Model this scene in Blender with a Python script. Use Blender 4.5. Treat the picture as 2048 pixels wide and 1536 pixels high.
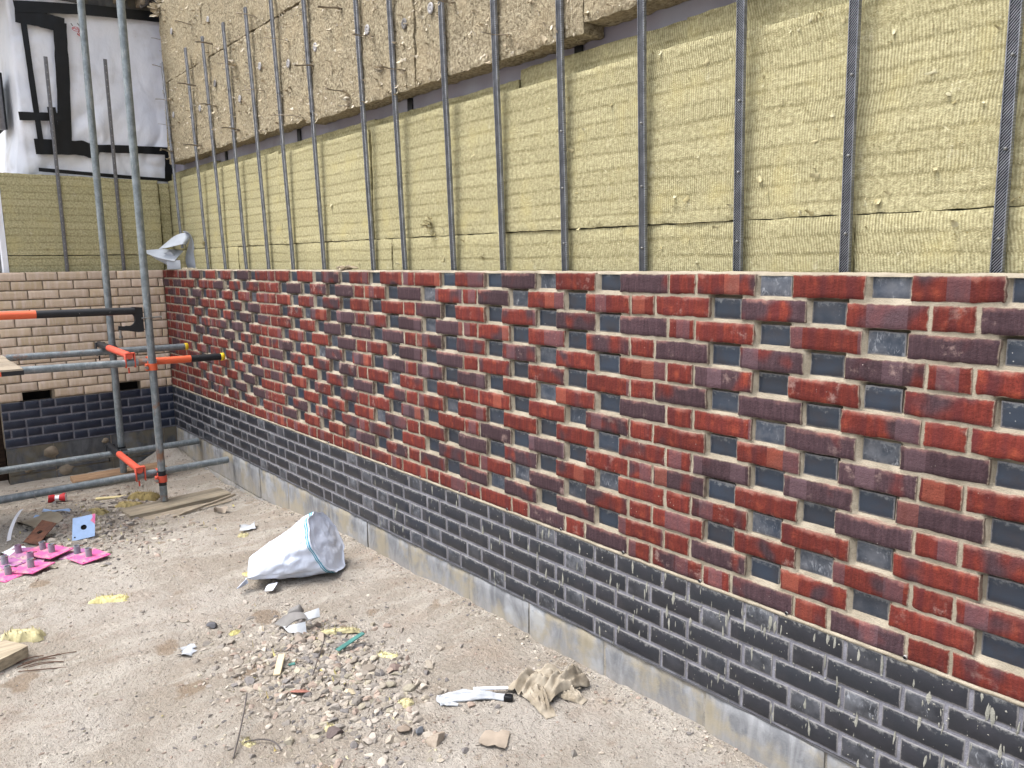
import bpy, math, random
import numpy as np

random.seed(7)
RNG = np.random.default_rng(11)
for o in list(bpy.data.objects):
    bpy.data.objects.remove(o)
sc = bpy.context.scene
COL = sc.collection

# ---------------------------------------------------------------- camera
FPX, YAW, PITCH, ROLL = 1547.7, 0.878539, 0.159565, -0.012667
CAM = (2.97492, -2.08401, 0.05424)
def cam_axes():
    cy, sy = math.cos(YAW), math.sin(YAW)
    f = np.array([-sy*math.cos(PITCH), cy*math.cos(PITCH), -math.sin(PITCH)])
    r = np.array([cy, sy, 0.0]); u = np.cross(r, f)
    c, s = math.cos(ROLL), math.sin(ROLL)
    return c*r+s*u, -s*r+c*u, f
from mathutils import Matrix, Vector
R_, U_, F_ = cam_axes()
cd = bpy.data.cameras.new('camera'); cam = bpy.data.objects.new('camera', cd); COL.objects.link(cam)
cd.sensor_fit = 'HORIZONTAL'; cd.sensor_width = 36.0; cd.lens = FPX*36.0/2048.0
cd.clip_start = 0.05; cd.clip_end = 500
M = Matrix(((R_[0], U_[0], -F_[0], CAM[0]), (R_[1], U_[1], -F_[1], CAM[1]), (R_[2], U_[2], -F_[2], CAM[2]), (0, 0, 0, 1)))
cam.matrix_world = M
sc.camera = cam

# ---------------------------------------------------------------- world, sun, exposure
SUN_EL, SUN_AZ = math.radians(62), math.radians(205)   # azimuth of the sun measured from +Y clockwise
w = bpy.data.worlds.new("World"); sc.world = w; w.use_nodes = True
wn = w.node_tree; wn.nodes.clear()
sky = wn.nodes.new('ShaderNodeTexSky'); sky.sky_type = 'NISHITA'; sky.sun_disc = False
sky.sun_elevation = SUN_EL; sky.sun_rotation = SUN_AZ; sky.dust_density = 3.0; sky.air_density = 1.0
hs = wn.nodes.new('ShaderNodeHueSaturation'); hs.inputs['Saturation'].default_value = 0.42
bg = wn.nodes.new('ShaderNodeBackground'); bg.inputs['Strength'].default_value = 0.15
wo = wn.nodes.new('ShaderNodeOutputWorld')
wn.links.new(sky.outputs[0], hs.inputs['Color']); tcw = wn.nodes.new('ShaderNodeTexCoord'); sxw = wn.nodes.new('ShaderNodeSeparateXYZ'); mrw = wn.nodes.new('ShaderNodeMapRange'); mxw = wn.nodes.new('ShaderNodeMix')
mrw.inputs['From Min'].default_value = 0.0; mrw.inputs['From Max'].default_value = 1.0; mrw.inputs['To Min'].default_value = .42; mrw.inputs['To Max'].default_value = 1.9   # overcast: brightest overhead
mxw.data_type = 'RGBA'; mxw.blend_type = 'MULTIPLY'; mxw.inputs['Factor'].default_value = 1.0
wn.links.new(tcw.outputs['Generated'], sxw.inputs[0]); wn.links.new(sxw.outputs[2], mrw.inputs['Value']); wn.links.new(mrw.outputs[0], mxw.inputs[7]); wn.links.new(hs.outputs[0], mxw.inputs[6])
wn.links.new(mxw.outputs[2], bg.inputs['Color']); wn.links.new(bg.outputs[0], wo.inputs[0])
sd = bpy.data.lights.new('sun', 'SUN'); sd.energy = 1.2; sd.angle = math.radians(28); sd.color = (1.0, 0.965, 0.91)
sun = bpy.data.objects.new('sun', sd); COL.objects.link(sun)
sdir = Vector((math.sin(SUN_AZ)*math.cos(SUN_EL), math.cos(SUN_AZ)*math.cos(SUN_EL), math.sin(SUN_EL)))
sun.rotation_euler = sdir.to_track_quat('Z', 'Y').to_euler(); sun.location = (0, -6, 8)
vs = sc.view_settings; vs.view_transform = 'Standard'; vs.look = 'None'; vs.gamma = 1.0; vs.use_curve_mapping = False
vs.exposure = 1.15
sc.render.engine = 'CYCLES'
try:
    sc.cycles.use_denoising = True; sc.cycles.max_bounces = 6; sc.cycles.diffuse_bounces = 4
except Exception:
    pass

# ---------------------------------------------------------------- numpy noise
def _h(ix, iy, iz):
    n = (ix.astype(np.int64)*374761393 + iy.astype(np.int64)*668265263 + iz.astype(np.int64)*2147483647) & 0xFFFFFFFF
    n = ((n ^ (n >> 13))*1274126177) & 0xFFFFFFFF
    n = ((n ^ (n >> 16))*2246822519) & 0xFFFFFFFF
    return ((n ^ (n >> 15)) & 0xFFFF)/32767.5-1.0
def vn(x, y=0.0, z=0.0):
    x, y, z = np.broadcast_arrays(np.asarray(x, float), np.asarray(y, float), np.asarray(z, float))
    ix, iy, iz = np.floor(x), np.floor(y), np.floor(z)
    fx, fy, fz = x-ix, y-iy, z-iz
    fx = fx*fx*(3-2*fx); fy = fy*fy*(3-2*fy); fz = fz*fz*(3-2*fz)
    r = 0
    for dx in (0, 1):
        for dy in (0, 1):
            for dz in (0, 1):
                wgt = (fx if dx else 1-fx)*(fy if dy else 1-fy)*(fz if dz else 1-fz)
                r = r+wgt*_h(ix+dx, iy+dy, iz+dz)
    return r
def fbm(x, y=0.0, z=0.0, o=4, g=0.5):
    a, r, t = 1.0, 0.0, 0.0
    x, y, z = np.asarray(x, float), np.asarray(y, float), np.asarray(z, float)
    for i in range(o):
        r = r+a*vn(x*2**i+17.3*i, y*2**i-9.1*i, z*2**i+4.7*i); t += a; a *= g
    return r/t
def sst(a, b, x):
    t = np.clip((np.asarray(x, float)-a)/(b-a), 0, 1); return t*t*(3-2*t)

# ---------------------------------------------------------------- mesh builder
class MB:
    def __init__(s):
        s.v, s.f, s.m, s.c, s.u, s.n = [], [], [], [], [], 0
    def add(s, V, F, mat=0, col=None, buv=None):
        V = np.asarray(V, float).reshape(-1, 3); k = len(V)
        s.v.append(V)
        off = s.n
        for f in F: s.f.append([int(i)+off for i in f])
        if isinstance(mat, (list, np.ndarray)): s.m.extend([int(q) for q in mat])
        else: s.m.extend([mat]*len(F))
        s.c.append(np.broadcast_to(np.asarray(col if col is not None else (0.5, 0.5, 0.5, 1), float), (k, 4)))
        s.u.append(np.asarray(buv, float).reshape(-1, 3) if buv is not None else np.zeros((k, 3)))
        s.n += k
        return off
    def grid(s, P, mat=0, col=None, buv=None, wrap=False, flip=False):
        P = np.asarray(P, float); a, b = P.shape[:2]
        F = []
        for i in range(a-1):
            for j in range(b if wrap else b-1):
                j2 = (j+1) % b
                q = [i*b+j, i*b+j2, (i+1)*b+j2, (i+1)*b+j]
                F.append(q[::-1] if flip else q)
        s.add(P, F, mat, col, buv)
    def box(s, lo, hi, mat=0, col=None):
        x0, y0, z0 = lo; x1, y1, z1 = hi
        V = [(x0,y0,z0),(x1,y0,z0),(x1,y1,z0),(x0,y1,z0),(x0,y0,z1),(x1,y0,z1),(x1,y1,z1),(x0,y1,z1)]
        s.add(V, [(0,3,2,1),(4,5,6,7),(0,1,5,4),(1,2,6,5),(2,3,7,6),(3,0,4,7)], mat, col)
    def obox(s, c, ax, ay, az, h, bev=0.0, mat=0, col=None):
        """oriented box: centre, three unit axes, half sizes; bevelled edges when bev > 0"""
        c = np.array(c, float); A = np.array([ax, ay, az], float)
        if bev <= 0:
            V = [c+A[0]*h[0]*i+A[1]*h[1]*j+A[2]*h[2]*k for k in (-1, 1) for j in (-1, 1) for i in (-1, 1)]
            s.add(V, [(0,2,3,1),(4,5,7,6),(0,1,5,4),(1,3,7,5),(3,2,6,7),(2,0,4,6)], mat, col); return
        # stacked rounded-rectangle rings
        rings = []
        def ring(hx, hy, z):
            r = min(bev, hx*.9, hy*.9); out = []
            for cx, cy in ((hx, hy), (-hx, hy), (-hx, -hy), (hx, -hy)):
                sx, sy = (1 if cx > 0 else -1), (1 if cy > 0 else -1)
                pts = [(cx, cy-sy*r), (cx-sx*r*.3, cy-sy*r*.3), (cx-sx*r, cy)]
                if sx*sy < 0: pts = pts[::-1]
                out += pts
            return [c+A[0]*x+A[1]*y+A[2]*z for x, y in out]
        rings = [ring(h[0]-bev, h[1]-bev, -h[2]), ring(h[0], h[1], -h[2]+bev), ring(h[0], h[1], h[2]-bev), ring(h[0]-bev, h[1]-bev, h[2])]
        P = np.array(rings); k = P.shape[1]
        s.grid(P, mat, col, wrap=True)
        s.add(rings[0], [list(range(k))[::-1]], mat, col); s.add(rings[3], [list(range(k))], mat, col)
    def tube(s, pts, rad, seg=16, mat=0, cap=True, col=None, mats=None):
        pts = np.asarray(pts, float); n = len(pts)
        rad = np.broadcast_to(np.asarray(rad, float), (n,))
        d = np.gradient(pts, axis=0); d /= np.linalg.norm(d, axis=1)[:, None]+1e-12
        ref = np.array([0, 0, 1.0]) if abs(d[0][2]) < .9 else np.array([1.0, 0, 0])
        P = np.zeros((n, seg, 3))
        for i in range(n):
            a = np.cross(d[i], ref); a /= np.linalg.norm(a); b = np.cross(d[i], a)
            t = np.arange(seg)*2*math.pi/seg
            P[i] = pts[i]+rad[i]*(np.cos(t)[:, None]*a+np.sin(t)[:, None]*b)
        m = mat
        if mats is not None: m = [mm for mm in mats for _ in range(seg)]
        s.grid(P, m, col, wrap=True, flip=True)
        if cap:
            s.add(P[0], [list(range(seg))], mat if mats is None else mats[0], col); s.add(P[-1], [list(range(seg))[::-1]], mat if mats is None else mats[-1], col)
    def prism(s, poly, o, ax, ay, n, t, mat=0, col=None):
        """polygon (2D) extruded by +-t/2 along n"""
        o, ax, ay, n = (np.array(q, float) for q in (o, ax, ay, n))
        A = [o+ax*x+ay*y+n*t/2 for x, y in poly]; B = [o+ax*x+ay*y-n*t/2 for x, y in poly]
        k = len(poly)
        s.add(A+B, [list(range(k)), list(range(2*k-1, k-1, -1))]+[(i, k+i, k+(i+1) % k, (i+1) % k) for i in range(k)], mat, col)
    def arrays(s): return np.concatenate(s.v)
WLOC = {}
def obj(name, mb, mats, parent=None, origin=None, smooth=True, fixn=False):
    V = np.concatenate(mb.v)
    base = np.array(WLOC[parent.name] if parent is not None else (origin if origin is not None else (0, 0, 0)), float)
    me = bpy.data.meshes.new(name)
    me.from_pydata((V-base).tolist(), [], mb.f)
    for m in (mats if isinstance(mats, (list, tuple)) else [mats]): me.materials.append(m)
    me.polygons.foreach_set('material_index', np.array(mb.m, dtype=np.int32))
    me.polygons.foreach_set('use_smooth', np.full(len(mb.f), bool(smooth)))
    a = me.attributes.new('tone', 'FLOAT_COLOR', 'POINT'); a.data.foreach_set('color', np.concatenate(mb.c).astype(np.float32).ravel())
    a = me.attributes.new('buv', 'FLOAT_VECTOR', 'POINT'); a.data.foreach_set('vector', np.concatenate(mb.u).astype(np.float32).ravel())
    me.update()
    if fixn:
        import bmesh
        b = bmesh.new(); b.from_mesh(me); bmesh.ops.recalc_face_normals(b, faces=b.faces); b.to_mesh(me); b.free()
    o = bpy.data.objects.new(name, me); COL.objects.link(o)
    if parent is not None: o.parent = parent
    elif origin is not None: o.location = base
    WLOC[o.name] = tuple(base)
    return o
def sharp(o, deg=35):
    try:
        o.data.set_sharp_from_angle(angle=math.radians(deg))
    except Exception:
        pass
    return o
def tag(o, label=None, cat=None, group=None, kind=None):
    if label: o['label'] = label
    if cat: o['category'] = cat
    if group: o['group'] = group
    if kind: o['kind'] = kind
    return o
def thing(name, loc, label, cat, group=None):
    o = bpy.data.objects.new(name, None); COL.objects.link(o); o.location = loc; o.empty_display_size = .1
    WLOC[o.name] = tuple(loc)
    return tag(o, label, cat, group)
ORD = ['', 'first', 'second', 'third', 'fourth', 'fifth', 'sixth', 'seventh', 'eighth', 'ninth', 'tenth', 'eleventh', 'twelfth', 'thirteenth', 'fourteenth', 'fifteenth', 'sixteenth']

# ---------------------------------------------------------------- material helper
def lin(r, g, b):
    f = lambda c: (c/255/12.92) if c/255 <= .04045 else ((c/255+.055)/1.055)**2.4
    return (f(r), f(g), f(b), 1)
class G:
    def __init__(s, name, rough=.85, spec=.3, metal=0.0):
        s.m = bpy.data.materials.new(name); s.m.use_nodes = True; s.t = s.m.node_tree
        s.b = s.t.nodes['Principled BSDF']
        s.b.inputs['Roughness'].default_value = rough; s.b.inputs['Specular IOR Level'].default_value = spec; s.b.inputs['Metallic'].default_value = metal
        s._c = None
    def n(s, t): return s.t.nodes.new(t)
    def put(s, sock, v):
        if isinstance(v, bpy.types.NodeSocket): s.t.links.new(v, sock)
        elif v is not None:
            if sock.type == 'RGBA' and not hasattr(v, '__len__'): v = (v, v, v, 1)
            if sock.type == 'RGBA' and len(v) == 3: v = (*v, 1)
            sock.default_value = v
    def obj(s):
        if s._c is None: s._c = s.n('ShaderNodeTexCoord').outputs['Object']
        return s._c
    def map(s, vec, sc=(1, 1, 1), loc=(0, 0, 0), rot=(0, 0, 0)):
        k = s.n('ShaderNodeMapping'); s.put(k.inputs['Vector'], vec); s.put(k.inputs['Scale'], sc); s.put(k.inputs['Location'], loc); s.put(k.inputs['Rotation'], rot); return k.outputs[0]
    def noise(s, vec=None, scale=5, detail=4, rough=.55, dist=0.0, col=False):
        k = s.n('ShaderNodeTexNoise'); s.put(k.inputs['Vector'], vec if vec is not None else s.obj()); s.put(k.inputs['Scale'], scale); s.put(k.inputs['Detail'], detail); s.put(k.inputs['Roughness'], rough); s.put(k.inputs['Distortion'], dist)
        return k.outputs['Color'] if col else k.outputs['Fac']
    def voro(s, vec=None, scale=10, feat='F1', out='Distance', rnd=1.0):
        k = s.n('ShaderNodeTexVoronoi'); k.feature = feat; s.put(k.inputs['Vector'], vec if vec is not None else s.obj()); s.put(k.inputs['Scale'], scale); s.put(k.inputs['Randomness'], rnd); return k.outputs[out]
    def white(s, vec, dim='3D', col=False):
        k = s.n('ShaderNodeTexWhiteNoise'); k.noise_dimensions = dim
        s.put(k.inputs['W' if dim == '1D' else 'Vector'], vec); return k.outputs['Color'] if col else k.outputs['Value']
    def mt(s, op, a, b=None, c=None, clamp=False):
        k = s.n('ShaderNodeMath'); k.operation = op; k.use_clamp = clamp
        for i, v in enumerate((a, b, c)):
            if v is not None: s.put(k.inputs[i], v)
        return k.outputs[0]
    def mr(s, v, a, b, c=0.0, d=1.0, smooth=True):
        k = s.n('ShaderNodeMapRange'); k.interpolation_type = 'SMOOTHSTEP' if smooth else 'LINEAR'; k.clamp = True
        for i, q in enumerate((v, a, b, c, d)): s.put(k.inputs[i], q)
        return k.outputs[0]
    def mix(s, f, a, b, mode='MIX'):
        k = s.n('ShaderNodeMix'); k.data_type = 'RGBA'; k.blend_type = mode
        s.put(k.inputs['Factor'], f); s.put(k.inputs['A'] if False else k.inputs[6], a); s.put(k.inputs[7], b); return k.outputs[2]
    def ramp(s, f, stops, interp='LINEAR'):
        k = s.n('ShaderNodeValToRGB'); k.color_ramp.interpolation = interp; el = k.color_ramp.elements
        while len(el) < len(stops): el.new(.5)
        for e, (p, c) in zip(el, stops): e.position = p; e.color = c if len(c) == 4 else (*c, 1)
        s.put(k.inputs[0], f); return k.outputs[0]
    def attr(s, name, out='Vector'):
        k = s.n('ShaderNodeAttribute'); k.attribute_name = name; return k.outputs[out]
    def sep(s, v):
        k = s.n('ShaderNodeSeparateXYZ'); s.put(k.inputs[0], v); return k.outputs
    def comb(s, x=0.0, y=0.0, z=0.0):
        k = s.n('ShaderNodeCombineXYZ')
        for i, q in enumerate((x, y, z)): s.put(k.inputs[i], q)
        return k.outputs[0]
    def bump(s, h, strength=.4, dist=.005, normal=None):
        k = s.n('ShaderNodeBump'); s.put(k.inputs['Height'], h); s.put(k.inputs['Strength'], strength); s.put(k.inputs['Distance'], dist)
        if normal is not None: s.put(k.inputs['Normal'], normal)
        return k.outputs[0]
    def out(s, col=None, rough=None, normal=None, metal=None):
        if col is not None: s.put(s.b.inputs['Base Color'], col)
        if rough is not None: s.put(s.b.inputs['Roughness'], rough)
        if normal is not None: s.put(s.b.inputs['Normal'], normal)
        if metal is not None: s.put(s.b.inputs['Metallic'], metal)
        return s.m

MORTAR_PALE = lin(176, 166, 147)
def mat_red_brick():
    g = G('red_multi_brick', .88, .25)
    tr, tg, tb = g.sep(g.attr('tone', 'Color'))[:3]          # r: how purple, g: lightness, b: seed
    u, v, L = g.sep(g.attr('buv'))[:3]
    sd_ = g.mt('MULTIPLY', tb, 97.0)
    fine = g.noise(scale=420, detail=3); med = g.noise(scale=45, detail=4)
    wob = g.mt('MULTIPLY', g.mt('SUBTRACT', med, .5), .008)
    us = g.mt('ADD', g.mt('ADD', u, wob), sd_)
    band = g.noise(g.comb(g.mt('MULTIPLY', us, 1.0), g.mt('MULTIPLY', v, .8), 0), 11, 1, .4)
    thr = g.mr(tr, 0, 1, .80, .18, smooth=False)
    pur = g.mr(band, g.mt('SUBTRACT', thr, .11), g.mt('ADD', thr, .11))
    # kiss marks: rectangular firing bands about a header wide
    cell = g.mt('FLOOR', g.mt('DIVIDE', g.mt('ADD', u, g.mt('MULTIPLY', tb, .07)), .055))
    kv = g.white(g.comb(cell, g.mt('FLOOR', sd_), 3.0))
    kiss = g.mr(kv, .85, .87)
    streak = g.noise(g.comb(g.mt('MULTIPLY', us, 1.0), g.mt('MULTIPLY', v, .12), 1.7), 120, 3, .6)
    red = g.mix(g.mr(streak, .25, .8), lin(88, 35, 29), lin(114, 47, 37))
    red = g.mix(g.mr(g.noise(g.comb(us, v, 9.0), 22, 3), .5, .8), red, lin(138, 65, 46))
    dk = g.mix(g.mr(streak, .25, .8), lin(53, 39, 44), lin(73, 55, 60))
    red = g.mix(g.mr(g.noise(g.comb(g.mt('MULTIPLY', us, 1.0), 3.0, 1.0), 24, 2, .5), .42, .68, 0, .75), red, lin(76, 33, 36))
    col = g.mix(pur, red, dk)
    col = g.mix(g.mt('MULTIPLY', kiss, .55), col, g.mix(g.mr(kv, .9, .905), lin(142, 78, 62), lin(94, 74, 80)))
    col = g.mix(g.mt('MULTIPLY', g.mr(fine, .5, .72), .55), col, lin(52, 22, 22))
    hsv = g.n('ShaderNodeHueSaturation'); g.put(hsv.inputs['Value'], g.mr(tg, 0, 1, .78, 1.18, False)); g.put(hsv.inputs['Color'], col); col = hsv.outputs[0]
    d1 = g.mt('MINIMUM', u, g.mt('SUBTRACT', L, u)); d2 = g.mt('SUBTRACT', .065, v)
    dd = g.mt('MINIMUM', d1, g.mt('MINIMUM', g.mt('MULTIPLY', d2, .8), g.mt('ADD', v, .002)))
    en = g.mt('MULTIPLY', g.noise(scale=60, detail=5, rough=.7), .011)
    edge = g.mr(g.mt('SUBTRACT', dd, en), -.0065, -.002, 1.0, 0.0)
    haze = g.mt('MULTIPLY', g.mr(g.mt('SUBTRACT', d2, g.mt('MULTIPLY', med, .034)), -.018, .000, .75, 0.0), g.mr(g.noise(scale=8, detail=3), .45, .65))
    smear = g.mt('MULTIPLY', g.mr(g.noise(scale=14, detail=6, rough=.7), .55, .70), g.mr(g.white(g.comb(g.mt('FLOOR', sd_), 1.0, 2.0)), .5, .9))
    col = g.mix(g.mt('MULTIPLY', haze, .7), col, lin(166, 120, 108))
    col = g.mix(g.mt('MULTIPLY', smear, .5), col, lin(166, 142, 134))
    col = g.mix(g.mt('MULTIPLY', edge, .8), col, lin(152, 138, 122))
    spk = g.mr(g.voro(scale=70), .06, .11, 1.0, 0.0)
    spk = g.mt('MULTIPLY', spk, g.mr(g.noise(scale=9, detail=2), .62, .68))
    col = g.mix(spk, col, lin(225, 215, 205))
    h = g.mt('ADD', g.mt('MULTIPLY', fine, .5), g.mt('ADD', g.noise(scale=130, detail=3), g.mt('MULTIPLY', edge, .6)))
    return g.out(col, None, g.bump(h, .7, .003))
def mat_blue_brick(name='blue_engineering_brick', scratch=.5, navy=0.0):
    g = G(name, .42, .45)
    tr, tg, tb = g.sep(g.attr('tone', 'Color'))[:3]
    u, v, L = g.sep(g.attr('buv'))[:3]
    sd_ = g.mt('MULTIPLY', tb, 53.0)
    a = g.noise(g.comb(g.mt('ADD', u, sd_), v, 0.0), 16, 4, .6)
    base = (g.mix(tr, lin(38, 44, 53), lin(43, 54, 69)) if scratch > .6 else g.mix(tr, lin(36, 38, 44), lin(39, 44, 52))) if not navy else g.mix(tr, lin(28, 34, 50), lin(36, 44, 62))
    col = g.mix(g.mr(a, .4, .75), base, lin(45, 46, 53) if not navy else lin(40, 46, 62))
    scv = g.comb(g.mt('MULTIPLY', g.mt('ADD', u, sd_), 1.0), g.mt('MULTIPLY', v, .45), g.mt('MULTIPLY', u, .6))
    s1 = g.noise(scv, 70, 6, .72, 1.2)
    amt = g.mr(tg, 0.0, 1.0, .80, .50, False)
    wmask = g.mr(s1, amt, g.mt('ADD', amt, .12))
    pat = g.mr(g.noise(g.comb(g.mt('ADD', u, sd_), v, 4.0), 20, 3), .42, .62)
    col = g.mix(g.mt('MULTIPLY', g.mt('MULTIPLY', wmask, pat), scratch), col, lin(168, 172, 178))
    top = g.mt('MULTIPLY', g.mr(g.mt('ADD', v, g.mt('MULTIPLY', g.mt('SUBTRACT', g.noise(g.comb(g.mt('ADD', u, sd_), v, 8.0), 40, 5, .7, .6), .5), .06)), .050, .062), g.mr(g.noise(g.comb(g.mt('ADD', u, sd_), v, 2.0), 60, 6, .75), .46, .56))
    col = g.mix(g.mt('MULTIPLY', g.mt('MULTIPLY', top, scratch), .55), col, lin(172, 172, 168))
    film = g.mt('MULTIPLY', g.mr(tg, .5, 1.0), .35)
    col = g.mix(g.mt('MULTIPLY', film, g.mr(a, .3, .7)), col, lin(140, 144, 152))
    d1 = g.mt('MINIMUM', u, g.mt('SUBTRACT', L, u)); d2 = g.mt('MINIMUM', v, g.mt('SUBTRACT', .065, v))
    dd = g.mt('MINIMUM', d1, d2)
    edge = g.mr(g.mt('SUBTRACT', dd, g.mt('MULTIPLY', g.noise(scale=70, detail=5, rough=.7), .009)), -.0035, .0005, 1.0, 0.0)
    col = g.mix(g.mt('MULTIPLY', edge, .7), col, lin(132, 130, 130) if not navy else lin(96, 98, 104))
    spk = g.mt('MULTIPLY', g.mr(g.voro(scale=55), .05, .10, 1.0, 0.0), g.mr(g.noise(scale=7, detail=2), .60, .66))
    col = g.mix(spk, col, lin(200, 200, 196))
    return g.out(col, g.mt('ADD', .36, g.mt('MULTIPLY', wmask, .3)), g.bump(g.mt('ADD', a, g.noise(scale=200, detail=2)), .25, .0015))
def mat_buff_brick():
    g = G('buff_brick', .9, .2)
    tr, tg, tb = g.sep(g.attr('tone', 'Color'))[:3]
    u, v, L = g.sep(g.attr('buv'))[:3]
    sd_ = g.mt('MULTIPLY', tb, 61.0); us = g.mt('ADD', u, sd_)
    st = g.noise(g.comb(us, g.mt('MULTIPLY', v, .15), 0.0), 30, 3, .6)
    col = g.mix(tr, lin(208, 188, 168), lin(203, 182, 152))
    col = g.mix(g.mr(st, .4, .7), col, lin(218, 200, 184))
    col = g.mix(g.mt('MULTIPLY', g.mr(g.noise(scale=260, detail=3), .5, .8), .3), col, lin(130, 105, 88))
    hsv = g.n('ShaderNodeHueSaturation'); g.put(hsv.inputs['Value'], g.mr(tg, 0, 1, .85, 1.12, False)); g.put(hsv.inputs['Color'], col)
    return g.out(hsv.outputs[0], None, g.bump(g.noise(scale=220, detail=4), .35, .002))
def mat_mortar(name, a, b):
    g = G(name, .95, .15)
    n1 = g.noise(scale=12, detail=5); n2 = g.noise(scale=260, detail=3)
    col = g.mix(g.mr(n1, .35, .68), a, b)
    col = g.mix(g.mt('MULTIPLY', g.mr(n2, .5, .75), .4), col, tuple(c*.55 for c in a[:3]))
    return g.out(col, None, g.bump(g.mt('ADD', n2, g.mt('MULTIPLY', g.noise(scale=70, detail=4), 1.2)), .6, .003))
def mat_concrete(name='stained_concrete', dark=1.0):
    g = G(name, .85, .25)
    o = g.obj(); x, y, z = g.sep(o)[:3]
    xy = g.mt('ADD', x, y)
    st = g.noise(g.comb(g.mt('MULTIPLY', xy, 1.0), 0.0, g.mt('MULTIPLY', z, .33)), 15, 6, .66, .9)
    bl = g.noise(scale=5, detail=5, rough=.6); bl2 = g.noise(g.map(o, loc=(4.1, 2.2, 7.7)), 4, 4)
    col = g.mix(g.mr(st, .32, .72), lin(104, 106, 110), lin(142, 144, 147))
    col = g.mix(g.mt('MULTIPLY', g.mr(bl, .44, .62), .7), col, lin(150, 140, 116))
    col = g.mix(g.mt('MULTIPLY', g.mr(bl2, .55, .68), .55), col, lin(166, 171, 177))
    col = g.mix(g.mt('MULTIPLY', g.mr(g.noise(g.map(o, loc=(9, 1, 3)), 9, 6, .7), .60, .70), .5), col, lin(82, 86, 94))
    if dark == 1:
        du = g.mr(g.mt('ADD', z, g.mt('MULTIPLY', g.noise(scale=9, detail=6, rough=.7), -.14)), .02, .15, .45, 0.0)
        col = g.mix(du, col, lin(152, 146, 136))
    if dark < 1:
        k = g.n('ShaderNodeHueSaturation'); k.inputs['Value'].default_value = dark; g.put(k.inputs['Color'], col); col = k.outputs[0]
    return g.out(col, None, g.bump(g.mt('ADD', g.noise(scale=150, detail=4), g.mt('MULTIPLY', st, .8)), .35, .003))
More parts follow.
